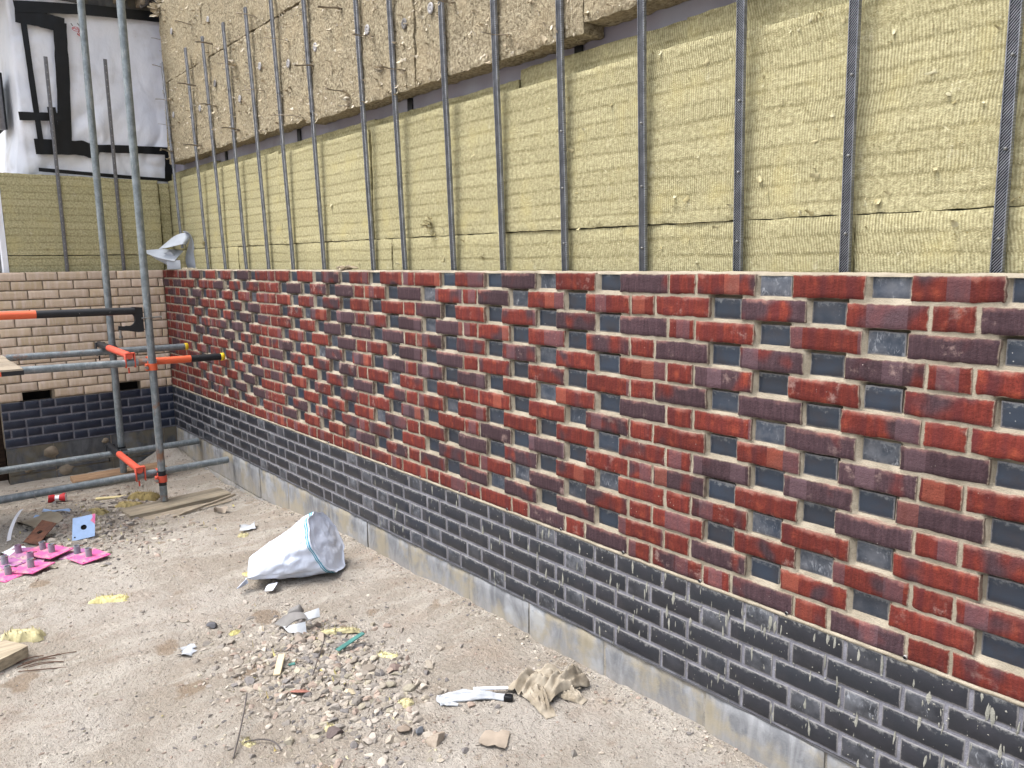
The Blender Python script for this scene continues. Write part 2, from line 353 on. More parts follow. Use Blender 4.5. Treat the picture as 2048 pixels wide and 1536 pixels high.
def mat_wool(name, old=False, dark=1.0, axis='X'):
    g = G(name, .97, .05)
    o = g.obj(); s = g.sep(o); x = s[0 if axis == 'X' else 1]; z = s[2]
    ro = g.n('ShaderNodeObjectInfo').outputs['Random']
    if not old:
        zb = g.mt('ADD', g.mt('MULTIPLY', z, 17.0), g.mt('MULTIPLY', g.noise(g.comb(x, 0.0, z), 2.2, 2), .7))
        bi = g.mt('FLOOR', zb); fr = g.mt('SUBTRACT', zb, bi)
        ph = g.white(g.comb(bi, 1.0, 7.0))
        dist = g.mt('MULTIPLY', g.noise(scale=26, detail=3), 5.0)
        lean = g.mt('MULTIPLY', g.mt('MULTIPLY', fr, g.mr(g.white(g.comb(bi, 9.0, 1.0)), 0, 1, -6.0, 9.0, False)), g.mr(g.white(g.comb(bi, 3.0, 5.0)), .35, .6))
        rib = g.mt('SINE', g.mt('ADD', g.mt('ADD', g.mt('ADD', lean, g.mt('MULTIPLY', x, 690.0)), g.mt('MULTIPLY', ph, 6.28)), dist))
        amp = g.mt('MULTIPLY', g.mr(g.noise(scale=5, detail=3), .3, .62, .15, 1.0), g.mr(g.white(g.comb(bi, 4.0, 2.0)), 0, 1, .35, 1.0, False))
        rib = g.mt('MULTIPLY', rib, amp)
        edge = g.mt('MULTIPLY', g.mr(g.mt('ABSOLUTE', g.mt('SUBTRACT', fr, .5)), .30, .5), g.mr(g.noise(scale=11, detail=3), .25, .62))
        bandv = g.mt('MULTIPLY', g.mt('SUBTRACT', g.white(g.comb(bi, 6.0, 3.0)), .5), .10)
        n1 = g.noise(scale=70, detail=5, rough=.65); n2 = g.noise(scale=6, detail=5)
        f0 = g.mr(g.mt('ADD', g.mt('ADD', g.mt('MULTIPLY', rib, .16), bandv), g.mt('ADD', n1, g.mt('MULTIPLY', edge, -.17))), .2, .85)
        col = g.mix(f0, lin(134, 127, 94), lin(199, 192, 154))
        col = g.mix(g.mt('MULTIPLY', g.mr(n2, .5, .75), .5), col, lin(182, 171, 122))
        fl = g.noise(g.map(o, loc=(2, 9, 4)), 34, 6, .75, 2.2)
        col = g.mix(g.mr(fl, .60, .70, 0, .6), col, lin(220, 214, 184))
        col = g.mix(g.mr(fl, .38, .28, 0, .4), col, lin(130, 118, 74))
        col = g.mix(g.mt('MULTIPLY', g.mr(g.noise(g.map(o, loc=(3, 5, 1)), 9, 6, .7), .60, .72), .6), col, lin(206, 200, 178))
        col = g.mix(g.mt('MULTIPLY', g.mr(g.voro(scale=48), .05, .12, 1, 0), g.mr(g.noise(scale=8), .5, .6)), col, lin(120, 105, 60))
        h = g.mt('ADD', g.mt('MULTIPLY', rib, .36), g.mt('ADD', g.mt('MULTIPLY', n1, .8), g.mt('ADD', g.mt('MULTIPLY', fl, .9), g.mt('ADD', g.mt('MULTIPLY', g.noise(scale=230, detail=3), 1.3), g.mt('MULTIPLY', edge, -.40)))))
        nb = g.bump(h, .7, .005)
    else:
        rib = g.mt('MULTIPLY', g.mt('SINE', g.mt('ADD', g.mt('MULTIPLY', x, 640.0), g.mt('MULTIPLY', g.noise(scale=20, detail=3), 9.0))), g.mr(g.noise(scale=4), .45, .65))
        n1 = g.noise(scale=62, detail=6, rough=.7, dist=.6); n2 = g.noise(scale=5, detail=5); n3 = g.noise(g.map(o, loc=(7, 2, 5)), 17, 6, .7)
        col = g.mix(g.mr(g.mt('ADD', n1, g.mt('MULTIPLY', rib, .07)), .3, .72), lin(104, 93, 74), lin(198, 187, 160))
        col = g.mix(g.mt('MULTIPLY', g.mr(n2, .42, .7), .45), col, lin(174, 159, 130))
        col = g.mix(g.mt('MULTIPLY', g.mr(n3, .6, .72), .55), col, lin(222, 214, 198))
        pit = g.mt('MULTIPLY', g.mr(g.voro(g.map(o, sc=(1.3, 1, .75)), 24), .05, .18, 1, 0), g.mr(g.noise(g.map(o, loc=(1, 8, 2)), 9, 3), .46, .56))
        col = g.mix(g.mt('MULTIPLY', pit, .8), col, lin(62, 52, 38))
        h = g.mt('ADD', g.mt('MULTIPLY', rib, .15), g.mt('ADD', g.mt('MULTIPLY', n1, 2.2), g.mt('ADD', g.noise(scale=210, detail=3), g.mt('MULTIPLY', pit, -1.6))))
        nb = g.bump(h, .9, .008)
    k = g.n('ShaderNodeHueSaturation'); g.put(k.inputs['Value'], g.mr(ro, 0, 1, .93*dark, 1.05*dark, False)); g.put(k.inputs['Color'], col)
    return g.out(k.outputs[0], None, nb)
def mat_plain(name, c, rough=.6, var=.25, scale=14, bump=.15, metal=0.0, spec=.35, c2=None):
    g = G(name, rough, spec, metal)
    n = g.noise(scale=scale, detail=5, rough=.6)
    c2 = c2 or tuple(max(0, q*(1-var)) for q in c[:3])
    col = g.mix(g.mr(n, .35, .7), c, c2)
    return g.out(col, g.mt('ADD', rough-.06, g.mt('MULTIPLY', n, .12)), g.bump(g.noise(scale=scale*9, detail=3), bump, .002))
def mat_galv(name='galvanised_tube', tint=(1, 1, 1), rust=0.0):
    g = G(name, .5, .5, .55)
    o = g.obj()
    n = g.noise(scale=22, detail=6, rough=.7); n2 = g.noise(g.map(o, sc=(1, 1, .2)), 60, 4)
    a = lin(112, 120, 124); b = lin(140, 148, 152)
    col = g.mix(g.mr(n, .35, .68), a, b)
    col = g.mix(g.mt('MULTIPLY', g.mr(n2, .55, .72), .6), col, lin(170, 172, 168))
    if rust: col = g.mix(g.mr(g.noise(g.map(o, loc=(2, 3, 1)), 6, 5, .7), .5, .66, 0, rust), col, lin(142, 104, 80))
    return g.out(col, g.mt('ADD', .42, g.mt('MULTIPLY', n, .2)), g.bump(g.noise(scale=220, detail=3), .15, .001))
def mat_paint(name, c, wear=lin(200, 196, 190), amt=.5, rough=.5, dust=0.0):
    g = G(name, rough, .4)
    n = g.noise(scale=38, detail=6, rough=.7, dist=.4)
    col = g.mix(g.mt('MULTIPLY', g.mr(n, .64, .70), amt), c, wear)
    col = g.mix(g.mr(g.noise(scale=7, detail=4), .3, .8, 0, .3), col, tuple(q*.5 for q in c[:3]))
    if dust: col = g.mix(g.mt('MULTIPLY', g.mr(g.noise(g.map(g.obj(), loc=(5, 2, 3)), 16, 6, .7), .46, .66), dust), col, lin(186, 168, 150))
    return g.out(col, None, g.bump(n, .2, .001))
def mat_wood(name='weathered_timber', a=lin(126, 116, 102), b=lin(166, 154, 136), ang=(0, 0, 0)):
    g = G(name, .9, .2)
    o = g.map(g.obj(), rot=ang)
    gr = g.noise(g.map(o, sc=(55, 2.2, 55)), 1, 5, .65, .4)
    col = g.mix(g.mr(gr, .32, .7), a, b)
    col = g.mix(g.mr(g.noise(scale=7, detail=5), .5, .75, 0, .5), col, tuple(q*.6 for q in a[:3]))
    col = g.mix(g.mr(g.noise(scale=30, detail=6, rough=.75), .62, .72, 0, .5), col, lin(196, 184, 164))
    return g.out(col, None, g.bump(gr, .5, .004))
def mat_tone(name, rough=.9, bump=.5, scale=120):
    """colour of each stone / flake comes from its own vertex colour"""
    g = G(name, rough, .2)
    c = g.attr('tone', 'Color'); n = g.noise(scale=scale, detail=4)
    col = g.mix(g.mr(n, .3, .75, 0, .45), c, g.mix(1.0, c, (.55, .52, .5, 1), 'MULTIPLY'))
    return g.out(col, None, g.bump(n, bump, .003))
def mat_membrane(name, c, wr=.35, dirt=lin(170, 160, 140)):
    g = G(name, .48, .4)
    o = g.obj()
    n = g.noise(scale=3.2, detail=5); big = g.noise(g.map(o, loc=(5, 1, 2)), 2.0, 3)
    col = g.mix(g.mr(n, .5, .78, 0, .4), c, dirt)
    col = g.mix(g.mr(big, .4, .7, 0, .35), col, lin(196, 204, 220))
    speck = g.mt('MULTIPLY', g.mr(g.voro(scale=26), .04, .09, 1, 0), g.mr(g.noise(scale=5), .55, .62))
    col = g.mix(g.mt('MULTIPLY', speck, .6), col, lin(120, 112, 100))
    crease = g.noise(g.map(o, sc=(1, 1, .5)), 9, 4, .5, .8)
    return g.out(col, None, g.bump(g.mt('ADD', crease, g.mt('MULTIPLY', g.noise(scale=30, detail=3), .25)), wr, .02))
def mat_ground():
    g = G('dusty_bare_earth', .97, .1)
    o = g.obj()
    big = g.noise(scale=1.3, detail=6, rough=.6); mid = g.noise(g.map(o, loc=(3, 7, 0)), 6, 6, .65); fine = g.noise(scale=75, detail=6, rough=.7)
    tr = g.noise(g.map(o, sc=(1.0, .30, 1.0), rot=(0, 0, math.radians(-38))), 9, 5, .6)
    col = g.mix(g.mr(big, .36, .64), lin(158, 149, 137), lin(177, 170, 161))
    col = g.mix(g.mr(mid, .46, .70, 0, .7), col, lin(152, 140, 127))
    col = g.mix(g.mr(tr, .44, .68, 0, .85), col, lin(184, 177, 167))
    damp = g.mt('MULTIPLY', g.mr(g.noise(g.map(o, loc=(11, 4, 0), sc=(1, .8, 1)), 5.2, 3, .4), .655, .715), .6)
    col = g.mix(damp, col, lin(128, 108, 86))
    reddish = g.mr(g.noise(g.map(o, loc=(2, 1, 0)), 2.3, 4), .55, .70, 0, .4)
    col = g.mix(reddish, col, lin(172, 157, 143))
    cell = g.voro(scale=115, out='Color'); cd_ = g.voro(scale=115)
    cr = g.sep(cell)[0]
    peb = g.mt('MULTIPLY', g.mr(cd_, .22, .36, 1, 0), g.mr(cr, .62, .7))
    pc = g.ramp(g.sep(cell)[1], [(0, lin(112, 104, 98)), (.4, lin(176, 166, 152)), (.75, lin(206, 198, 186)), (1, lin(150, 118, 98))])
    col = g.mix(g.mt('MULTIPLY', peb, .8), col, pc)
    col = g.mix(g.mr(fine, .56, .76, 0, .5), col, lin(118, 106, 92))
    col = g.mix(g.mr(fine, .45, .25, 0, .35), col, lin(206, 196, 180))
    cell2 = g.voro(scale=48, out='Color'); peb2 = g.mt('MULTIPLY', g.mr(g.voro(scale=48), .16, .30, 1, 0), g.mr(g.sep(cell2)[0], .80, .84))
    col = g.mix(g.mt('MULTIPLY', peb2, .8), col, g.ramp(g.sep(cell2)[1], [(0, lin(126, 118, 110)), (.4, lin(182, 174, 162)), (.8, lin(204, 197, 186)), (1, lin(160, 138, 122))]))
    peb = g.mt('ADD', peb, g.mt('MULTIPLY', peb2, 1.6))
    h = g.mt('ADD', g.mt('MULTIPLY', peb, 1.2), g.mt('ADD', g.mt('MULTIPLY', fine, 1.5), g.mt('ADD', g.mt('MULTIPLY', g.noise(scale=30, detail=6, rough=.7), 2.4), g.mt('MULTIPLY', g.noise(scale=260, detail=2), .5))))
    return g.out(col, None, g.bump(h, 1.0, .011))
def mat_channel():
    g = G('ribbed_steel', .42, .5, .75)
    o = g.obj(); x, y, z = g.sep(o)[:3]
    v = g.mt('ADD', g.mt('ABSOLUTE', x), g.mt('MULTIPLY', z, 1.0))
    w1 = g.mt('SINE', g.mt('MULTIPLY', g.mt('SUBTRACT', z, g.mt('MULTIPLY', x, 1.15)), 760.0))
    n = g.noise(scale=30, detail=4)
    inner = g.mr(g.mt('ABSOLUTE', x), .0108, .0120, 1, 0)
    hole = g.mt('MULTIPLY', g.mr(w1, -.75, .0), inner)
    col = g.mix(g.mr(n, .3, .7), lin(118, 121, 127), lin(152, 155, 161))
    col = g.mix(g.mt('MULTIPLY', hole, .93), col, lin(26, 28, 34))
    return g.out(col, None, g.bump(w1, .6, .002))

MT = dict(
    red=mat_red_brick(), blue=mat_blue_brick(scratch=.62), plinth=mat_blue_brick('plinth_blue_brick', .55), navy=mat_blue_brick('shaded_navy_brick', .2, 1.0),  # navy brick deepened to hold the shade under the scaffold deck
    buff=mat_buff_brick(), mortar=mat_mortar('pale_mortar', lin(136, 128, 113), lin(160, 151, 135)), gmortar=mat_mortar('grey_mortar', lin(104, 104, 112), lin(132, 132, 140)),
    jmortar=mat_mortar('joint_mortar', lin(128, 124, 116), lin(152, 147, 138)), dpc=mat_plain('damp_course_grey', lin(62, 62, 64), .7, .3), bmortar=mat_mortar('brown_mortar', lin(116, 106, 92), lin(144, 132, 116)), concrete=mat_concrete(), concrete_shade=mat_concrete('shaded_stained_concrete', .5),  # second stained concrete is darkened to hold the end wall's shade
    wool=mat_wool('yellow_mineral_wool'), woolr=mat_wool('inner_mineral_wool', dark=.93), wooly=mat_wool('brightened_corner_wool', dark=1.22, axis='Y'), old=mat_wool('weathered_mineral_wool', True),  # end wall wool is lightened to offset the weaker light there
    fibre=mat_tone('wool_fibre', .97, .4), galv=mat_galv(), galvr=mat_galv('rusty_tube', rust=.9), black=mat_paint('black_paint', lin(28, 30, 34), amt=.45), redp=mat_paint('red_oxide_paint', lin(205, 86, 66), lin(232, 190, 180), .25),
    orange=mat_paint('orange_paint', lin(214, 98, 62), lin(236, 200, 186), .3), yellow=mat_plain('yellow_plastic', lin(226, 190, 40), .5, .15), steel=mat_plain('bright_steel', lin(150, 150, 148), .35, .3, metal=.8, scale=40),
    dark=mat_plain('black_tape', lin(16, 18, 22), .38, .3, 10, .35), void=mat_plain('dark_void', lin(14, 13, 12), .95), membrane=mat_membrane('white_membrane', lin(232, 234, 240)), gmem=mat_membrane('grey_membrane', lin(142, 138, 150), .25, lin(120, 118, 126)),
    wood=mat_wood(), woody=mat_wood('sole_timber', lin(132, 121, 104), lin(172, 160, 138), (0, 0, 0)), stone=mat_tone('site_stone'), ground=mat_ground(), channel=mat_channel(),
    plate=mat_plain('perforated_plate', lin(122, 122, 126), .4, .25, metal=.6, scale=30), sack=mat_membrane('woven_white_sack', lin(206, 214, 230), .6, lin(190, 178, 156)), teal=mat_plain('teal_stripe', lin(40, 150, 176), .5, .2),
    pink=mat_paint('pink_paint', lin(200, 84, 142), lin(190, 150, 150), .6, .7, .6), mauve=mat_paint('mauve_paint', lin(160, 100, 150), lin(184, 165, 158), .8, .7, .9), spigot=mat_plain('grey_spigot', lin(150, 152, 160), .5, .3, 30, .2, .1), spigotp=mat_paint('pink_stained_spigot', lin(146, 122, 144), lin(190, 74, 140), .8),
    bluep=mat_plain('blue_grey_plate', lin(146, 172, 208), .45, .12, 20, .1), rust=mat_plain('rusted_plate', lin(112, 74, 56), .8, .4, 24, .4, c2=lin(78, 52, 42)), rag=mat_plain('dirty_rag', lin(158, 149, 134), .95, .35, 16, .6, c2=lin(124, 114, 98)),
    plastic=mat_membrane('white_plastic_scrap', lin(158, 162, 166), .5), splat=mat_mortar('mortar_splash', lin(128, 128, 120), lin(152, 151, 142)), fold=mat_plain('grey_damp_sheet', lin(184, 190, 198), .4, .12, 5, .1, c2=lin(160, 166, 176)),
    green=mat_plain('green_strip', lin(74, 124, 118), .4, .3), card=mat_plain('brown_paper', lin(152, 140, 126), .9, .25), discm=mat_plain('pale_fixing_disc', lin(158, 156, 156), .5, .25), grey=mat_plain('site_grey', lin(120, 118, 116), .9, .3), redlogo=mat_plain('red_print', lin(186, 48, 54), .6, .15), tie=mat_plain('steel_tie', lin(142, 132, 118), .5, .35, 40, .2, .5))

# ================================================================ SETTING: ground
U = 0.16875
XC = -4.42                       # inner corner of the two brick walls
def gbase(x, y):
    x = np.asarray(x, float); y = np.asarray(y, float)
    return -1.585-0.09*sst(0, 2.2, -1.2-x)-0.05*sst(0, 1.2, -3.2-x)-.045*sst(-1.3, -.75, y)*sst(0, 1.0, -1.4-x)*sst(-3.7, -3.1, x)
def bumpat(x, y, cx, cy, rx, ry, h, a=0.0):
    dx, dy = x-cx, y-cy; c, s = math.cos(a), math.sin(a)
    return h*np.exp(-(((c*dx+s*dy)/rx)**2+((-s*dx+c*dy)/ry)**2))
def gz(x, y):
    x = np.asarray(x, float); y = np.asarray(y, float)
    z = gbase(x, y)
    near = np.exp(-((x+.8)/4.5)**4-((y+.9)/2.2)**4)
    z = z+near*(.016*fbm(x*1.6, y*1.6, 1, 3)+.010*fbm(x*6, y*6, 2, 3)+.006*fbm(x*22, y*22, 3, 2))
    z = z+.018*sst(-.22, 0, y)*(.6+.8*vn(x*3, 0, 5))
    z = z+bumpat(x, y, .22, -.86, .42, .26, .022, .6)+bumpat(x, y, .02, -.72, .22, .13, .02, .5)
    z = z+bumpat(x, y, -2.75, -1.2, .5, .18, .03, .4)+bumpat(x, y, -3.15, -.80, .25, .16, .03)
    z = z+bumpat(x, y, -4.28, -.12, .26, .16, .15)
    return z
def axis(lo, hi, step, far, n):
    a = np.arange(lo, hi+1e-6, step); g = np.geomspace(step*2, far, n)
    return np.concatenate([lo-g[::-1], a, a[-1]+g])
gx = axis(-4.5, 2.5, .0145, 70, 22)
gy = axis(-2.05, .06, .0145, 70, 22)
XX, YY = np.meshgrid(gx, gy, indexing='ij')
mb = MB(); mb.grid(np.stack([XX, YY, gz(XX, YY)], -1), flip=False)
ground = obj('ground', mb, MT['ground']); tag(ground, kind='structure')
del XX, YY

# ================================================================ brick helper
EX, EY, EZ = np.array([1., 0, 0]), np.array([0, 1., 0]), np.array([0, 0, 1.])
def brick(mb, o, e, n, L, H, proud, tone, mat, nx=9, nz=4, rough=1.0, depth=.03, r=.0035, seed=0):
    ss_ = np.concatenate([[0, r*1.2], np.linspace(0, L, nx)[1:-1], [L-r*1.2, L]])
    tt_ = np.concatenate([[0, r*1.2], np.linspace(0, H, nz)[1:-1], [H-r*1.2, H]])
    S, T = np.meshgrid(ss_, tt_, indexing='ij')
    q = seed*7.31
    D = np.full(S.shape, proud)+rough*.0011*fbm(S*22+q, T*22, q*.3, 2)
    B = np.zeros(S.shape); B[[0, -1], :] = 1; B[:, [0, -1]] = 1
    D = D-B*r*(.8+.5*vn(S*40+q, T*40))
    jS = rough*.0013*vn(T*70+q, S*9, 3); jT = rough*.0015*vn(S*55+q, T*9, 8)
    wS = np.zeros(S.shape); wS[[0, 1, -2, -1], :] = 1
    wT = np.zeros(S.shape); wT[:, [0, 1, -2, -1]] = 1
    tilt = rough*.006*vn(q, 2.5)
    S2 = S+wS*jS; T2 = T+wT*jT+tilt*(S-L/2)
    P = np.asarray(o)+S2[..., None]*e+T2[..., None]*EZ+D[..., None]*n
    U3 = np.stack([S, T, np.full(S.shape, L)], -1)
    mb.grid(P, mat, tone, U3, flip=True)
    per = [(i, 0) for i in range(len(ss_))]+[(len(ss_)-1, j) for j in range(1, len(tt_))]+[(i, len(tt_)-1) for i in range(len(ss_)-2, -1, -1)]+[(0, j) for j in range(len(tt_)-2, 0, -1)]
    A = np.array([P[i, j] for i, j in per]); UU = np.array([U3[i, j] for i, j in per])
    mb.grid(np.stack([A, A-n*(depth+proud)]), mat, tone, np.concatenate([UU, UU]), wrap=True, flip=True)
def tone(r, g, seed): return (r, g, (seed*0.61803) % 1.0, 1)

# ================================================================ main red and blue brick wall
NRM = -EY
wall = thing('patterned_brick_wall', (XC, 0, -1.7), 'long red brick wall with recessed blue headers over a dark blue brick plinth and concrete base', 'brick wall')
A_RED = {-26, -24, -12, -2, 8, 18}; B_RED = {-27, -25, -23, -19, -13, -5, 1, 7, 13, 19}
X1 = 3.3
IMAX = int(X1/U)+1
mb = MB(); k = 0
purple_r = np.random.default_rng(5)
recess = set()
for row in range(1, 15):
    z0 = -(row-1)*.075-.065
    par = 0 if row % 2 else 1
    for i in range(-27, IMAX):
        k += 1
        hdr = (i-par) % 2 == 0
        L = .1025 if hdr else .215
        blue = hdr and row < 14 and i not in (A_RED if par == 0 else B_RED)
        if row == 13 and i < -21: blue = False
        L += purple_r.uniform(-.002, .002)
        x0 = i*U-L/2+purple_r.uniform(-.0015, .0015)
        if x0 < XC:
            L -= XC-x0; x0 = XC
        if L < .03 or x0 > X1: continue
        j = purple_r.uniform(-.0012, .0012)
        if blue:
            recess.add((row, i))
            brick(mb, (x0, 0, z0+j), EX, NRM, L, .065, -.0175+purple_r.uniform(-.005, .004), tone(purple_r.uniform(.2, 1), purple_r.uniform(0, 1)**1.3, k), 1, nx=6, nz=4, rough=.8, depth=.06, r=.002, seed=k)
        else:
            pr = float(np.clip(purple_r.beta(.7, 1.0)*1.05, 0, 1)) if not hdr else float(purple_r.beta(.7, 3.0)*.6)
            if row == 14 and purple_r.random() < .5: pr *= .5
            brick(mb, (x0, 0, z0+j), EX, NRM, L, .065, purple_r.uniform(.0, .004), tone(pr, purple_r.uniform(.1, 1), k), 0, nx=11 if not hdr else 7, nz=5, rough=1.35, depth=.06, r=.0042, seed=k)
brickwork = obj('patterned_brickwork', mb, [MT['red'], MT['blue']], wall)
# mortar as a height field that steps back round the recessed headers
mx = np.arange(XC, X1, .0085); mz = np.arange(-1.0535, .0006, .0052)
MX, MZ = np.meshgrid(mx, mz, indexing='ij')
row = np.floor(-MZ/.075)+1; row = np.clip(row, 1, 14)
fr = -MZ-(row-1)*.075
dep = np.full(MX.shape, .0035)
def recmask(rw):
    out = np.zeros(MX.shape)
    par = np.where(rw % 2 == 1, 0, 1)
    i = np.round((MX/U-par)/2)*2+par
    dx = np.abs(MX-i*U)
    keys = (rw*1000+i.astype(int)).astype(int)
    good = np.isin(keys, np.array([r*1000+q for r, q in recess]))
    return np.where(good & (dx < .0605), 1.0, 0.0)
rm = recmask(row)
inj = fr > .065
nxt = recmask(np.clip(row+1, 1, 14))
dep = np.where(~inj & (rm > 0), .0235, dep)
dep = np.where(inj & (rm > 0), .014, dep)
dep = np.where(inj & (nxt > 0), .046, dep)
dep = dep+.0014*fbm(MX*60, MZ*60, 3, 2)+.0008*vn(MX*9, MZ*9, 7)
mb = MB(); mb.grid(np.stack([MX, dep, MZ], -1), flip=True)
obj('red_wall_mortar', mb, MT['mortar'], wall)
# blue plinth
mb = MB()
for rw in range(1, 6):
    z0 = -1.05-(rw-1)*.075-.067
    par = 0 if rw % 2 else 1
    for i in range(-27, IMAX):
        k += 1
        hdr = (i-par) % 2 == 0
        L = (.1025 if hdr else .215)+purple_r.uniform(-.001, .001)
        x0 = i*U-L/2
        if x0 < XC: L -= XC-x0; x0 = XC
        if L < .03 or x0 > X1: continue
        brick(mb, (x0, 0, z0), EX, NRM, L, .065, .0015+purple_r.uniform(-.0007, .0007), tone(purple_r.uniform(0, .7), purple_r.uniform(.35, 1) if hdr else purple_r.uniform(0, .45), k), 0, nx=5, nz=3, rough=.35, r=.0018, seed=k)
obj('plinth_brickwork', mb, MT['plinth'], wall)
mx = np.arange(XC, X1, .02); mz = np.arange(-1.424, -1.052, .009)
MX, MZ = np.meshgrid(mx, mz, indexing='ij')
mb = MB(); mb.grid(np.stack([MX, .0012+.0008*fbm(MX*40, MZ*40, 3, 2), MZ], -1), flip=True)
obj('plinth_mortar', mb, MT['gmortar'], wall)
# cream bed between plinth and red brick, a little proud
mx = np.arange(XC, X1, .012)
P = []
for zz, yy in ((-1.041, .002), (-1.0425, -.0035), (-1.047, -.0052), (-1.0515, -.004), (-1.0535, .003)):
    P.append(np.stack([mx, yy+.0012*vn(mx*30, zz*900), zz+.0012*vn(mx*22, 3)], -1))
mb = MB(); mb.grid(np.array(P)); obj('bed_joint', mb, MT['mortar'], wall)
# core of the wall
mb = MB(); mb.box((XC-.1, .052, -1.75), (X1, .1025, -.003)); obj('wall_core', mb, MT['mortar'], wall, smooth=False)
# mortar droppings along the wall top
mx = np.arange(XC, X1, .012); P = []
for yy, zz in ((.012, -.004), (.014, .003), (.03, .006), (.06, .007), (.09, .005), (.1, -.004)):
    P.append(np.stack([mx, yy+.004*vn(mx*25, yy*90), zz+.0045*fbm(mx*18, yy*40, 2, 3)*(zz > 0)], -1))
mb = MB(); mb.grid(np.array(P), flip=True); obj('top_mortar', mb, MT['mortar'], wall)
# concrete base blocks, damp course
joints = [-4.42, -3.72, -3.0, -2.45, -1.96, -1.33, -.86, -.42, .127, .56, 1.01, 1.49, 1.93, 2.37, 2.81, 3.3]
mb = MB()
def blockface(mb, xa, xb, za, zb, y0, seed):
    xs = np.linspace(xa, xb, max(6, int((xb-xa)/.02))); zs = np.linspace(za, zb, 14)
    X, Z = np.meshgrid(xs, zs, indexing='ij')
    Y = y0+.003*fbm(X*9+seed, Z*9, 2, 3)
    edge = np.minimum(np.minimum(X-xa, xb-X), zb-Z)
    Y = Y+np.where(edge < .004, .006, 0)+np.where((zb-Z) < .02, .004*np.clip(vn(X*25, 4, seed), 0, 1), 0)
    Z = Z-np.where(np.abs(zb-Z) < .002, .006*np.clip(vn(X*17, 9, seed), 0, 1), 0)
    mb.grid(np.stack([X, Y, Z], -1), flip=True)
    top = np.stack([np.stack([xs, Y[:, -1], Z[:, -1]], -1), np.stack([xs, np.full(len(xs), .03), Z[:, -1]], -1)])
    mb.grid(top, flip=True)
for q in range(len(joints)-1):
    yy = -.006+.0035*math.sin(q*2.1)
    blockface(mb, joints[q]+.0035, joints[q+1]-.0035, -1.655, -1.430, yy, q*3.7)
    blockface(mb, joints[q]+.15, joints[q+1]+.142, -1.9, -1.664, yy-.01, q*5.1+2)
obj('concrete_base', mb, MT['concrete'], wall)
mb = MB(); mb.box((XC, .0015, -1.9), (X1, .02, -1.431)); obj('base_joint_mortar', mb, MT['jmortar'], wall, smooth=False)
P = []
for yy, zz in ((.02, -1.4245), (-.004, -1.4248), (-.006, -1.4262), (-.004, -1.4278), (.02, -1.428)):
    P.append(np.stack([mx, yy+.0035*vn(mx*9, 2)+.002*vn(mx*31, 5), zz+.002*vn(mx*6, 9)], -1))
mb = MB(); mb.grid(np.array(P), flip=False); obj('damp_course', mb, MT['dpc'], wall)
for x in (-1.3, -.96, -.62, -.28, .06, .42, .765, 1.105, 1.454, 1.78, 2.137):
    mb = MB(); mb.tube([(x, .004, -1.0365), (x, -.006, -1.0365)], .0052, 10, 0, False); mb.tube([(x, -.0045, -1.0365), (x, -.0046, -1.0365)], .0046, 10, 1, True)
    obj('weep_vent', mb, [MT['discm'], MT['void']], wall)
# mortar splashes on the plinth
mb = MB(); r2 = np.random.default_rng(3)
for q in range(760):
    x = float(np.clip(3.0-abs(r2.normal(0, 1.55)), -3.6, 3.2)) if q < 560 else float(r2.uniform(-1.2, 3.0))
    if x < -1.0 and r2.random() < .5: x += 2.6
    z = float(r2.uniform(-1.425, -1.06)); h = float(.003+.032*r2.random()**2.6); wd = h*r2.uniform(.10, .25)
    if r2.random() < .35: wd = h = float(r2.uniform(.0015, .004))
    elif r2.random() < .06: h, wd = float(r2.uniform(.024, .036)), float(r2.uniform(.005, .008))
    lean = r2.uniform(-.15, .25); up = 1 if r2.random() < .62 else -1
    N = 9; pts = []
    ang = np.linspace(0, 2*math.pi, N, endpoint=False)
    zz = np.sin(ang); xx = np.cos(ang)*(1-.75*np.clip(zz*up, 0, 1)**.8)
    ring = np.stack([x+wd*xx*(1+.25*r2.normal(size=N))+lean*h*zz*.5, np.full(N, -.0004), z+h*zz*(1+.1*r2.normal(size=N))], -1)
    mid = ring.mean(0)+np.array([0, -.0022, 0])
    inner = (ring*.6+ring.mean(0)*.4)+np.array([0, -.0016, 0])
    mb.add(np.concatenate([ring, inner, [mid]]), [(a, (a+1) % N, N+(a+1) % N, N+a) for a in range(N)]+[(N+a, N+(a+1) % N, 2*N) for a in range(N)])
sp = obj('mortar_splashes', mb, MT['splat'], wall, fixn=True); tag(sp, kind='stuff')

# ================================================================ buff end wall
bw = thing('buff_brick_wall', (XC, -.7, -1.75), 'pale buff brick end wall with two open slots above a navy brick plinth', 'brick wall')
YL = -1.335
mb = MB(); mb2 = MB()
vents = [(-.5, -.275), (-1.2, -.965)]
for rw in range(1, 15):
    z0 = -(rw-1)*.075-.065
    st = -.05-.225*7-(.1125 if rw % 2 else 0)+.0
    for q in range(0, 9):
        k += 1
        y0, y1 = st+q*.225+.005, st+(q+1)*.225-.005
        y0, y1 = max(y0, YL), min(y1, -.004)
        if y1-y0 < .03: continue
        if rw == 14 and any(y0 > a-.04 and y1 < b+.04 for a, b in vents): continue
        brick(mb, (XC, y0, z0+r2.uniform(-.001, .001)), EY, EX, y1-y0, .065, r2.uniform(0, .004), tone(r2.random(), r2.random(), k), 0, nx=9, nz=4, rough=1.1, depth=.05, r=.005, seed=k)
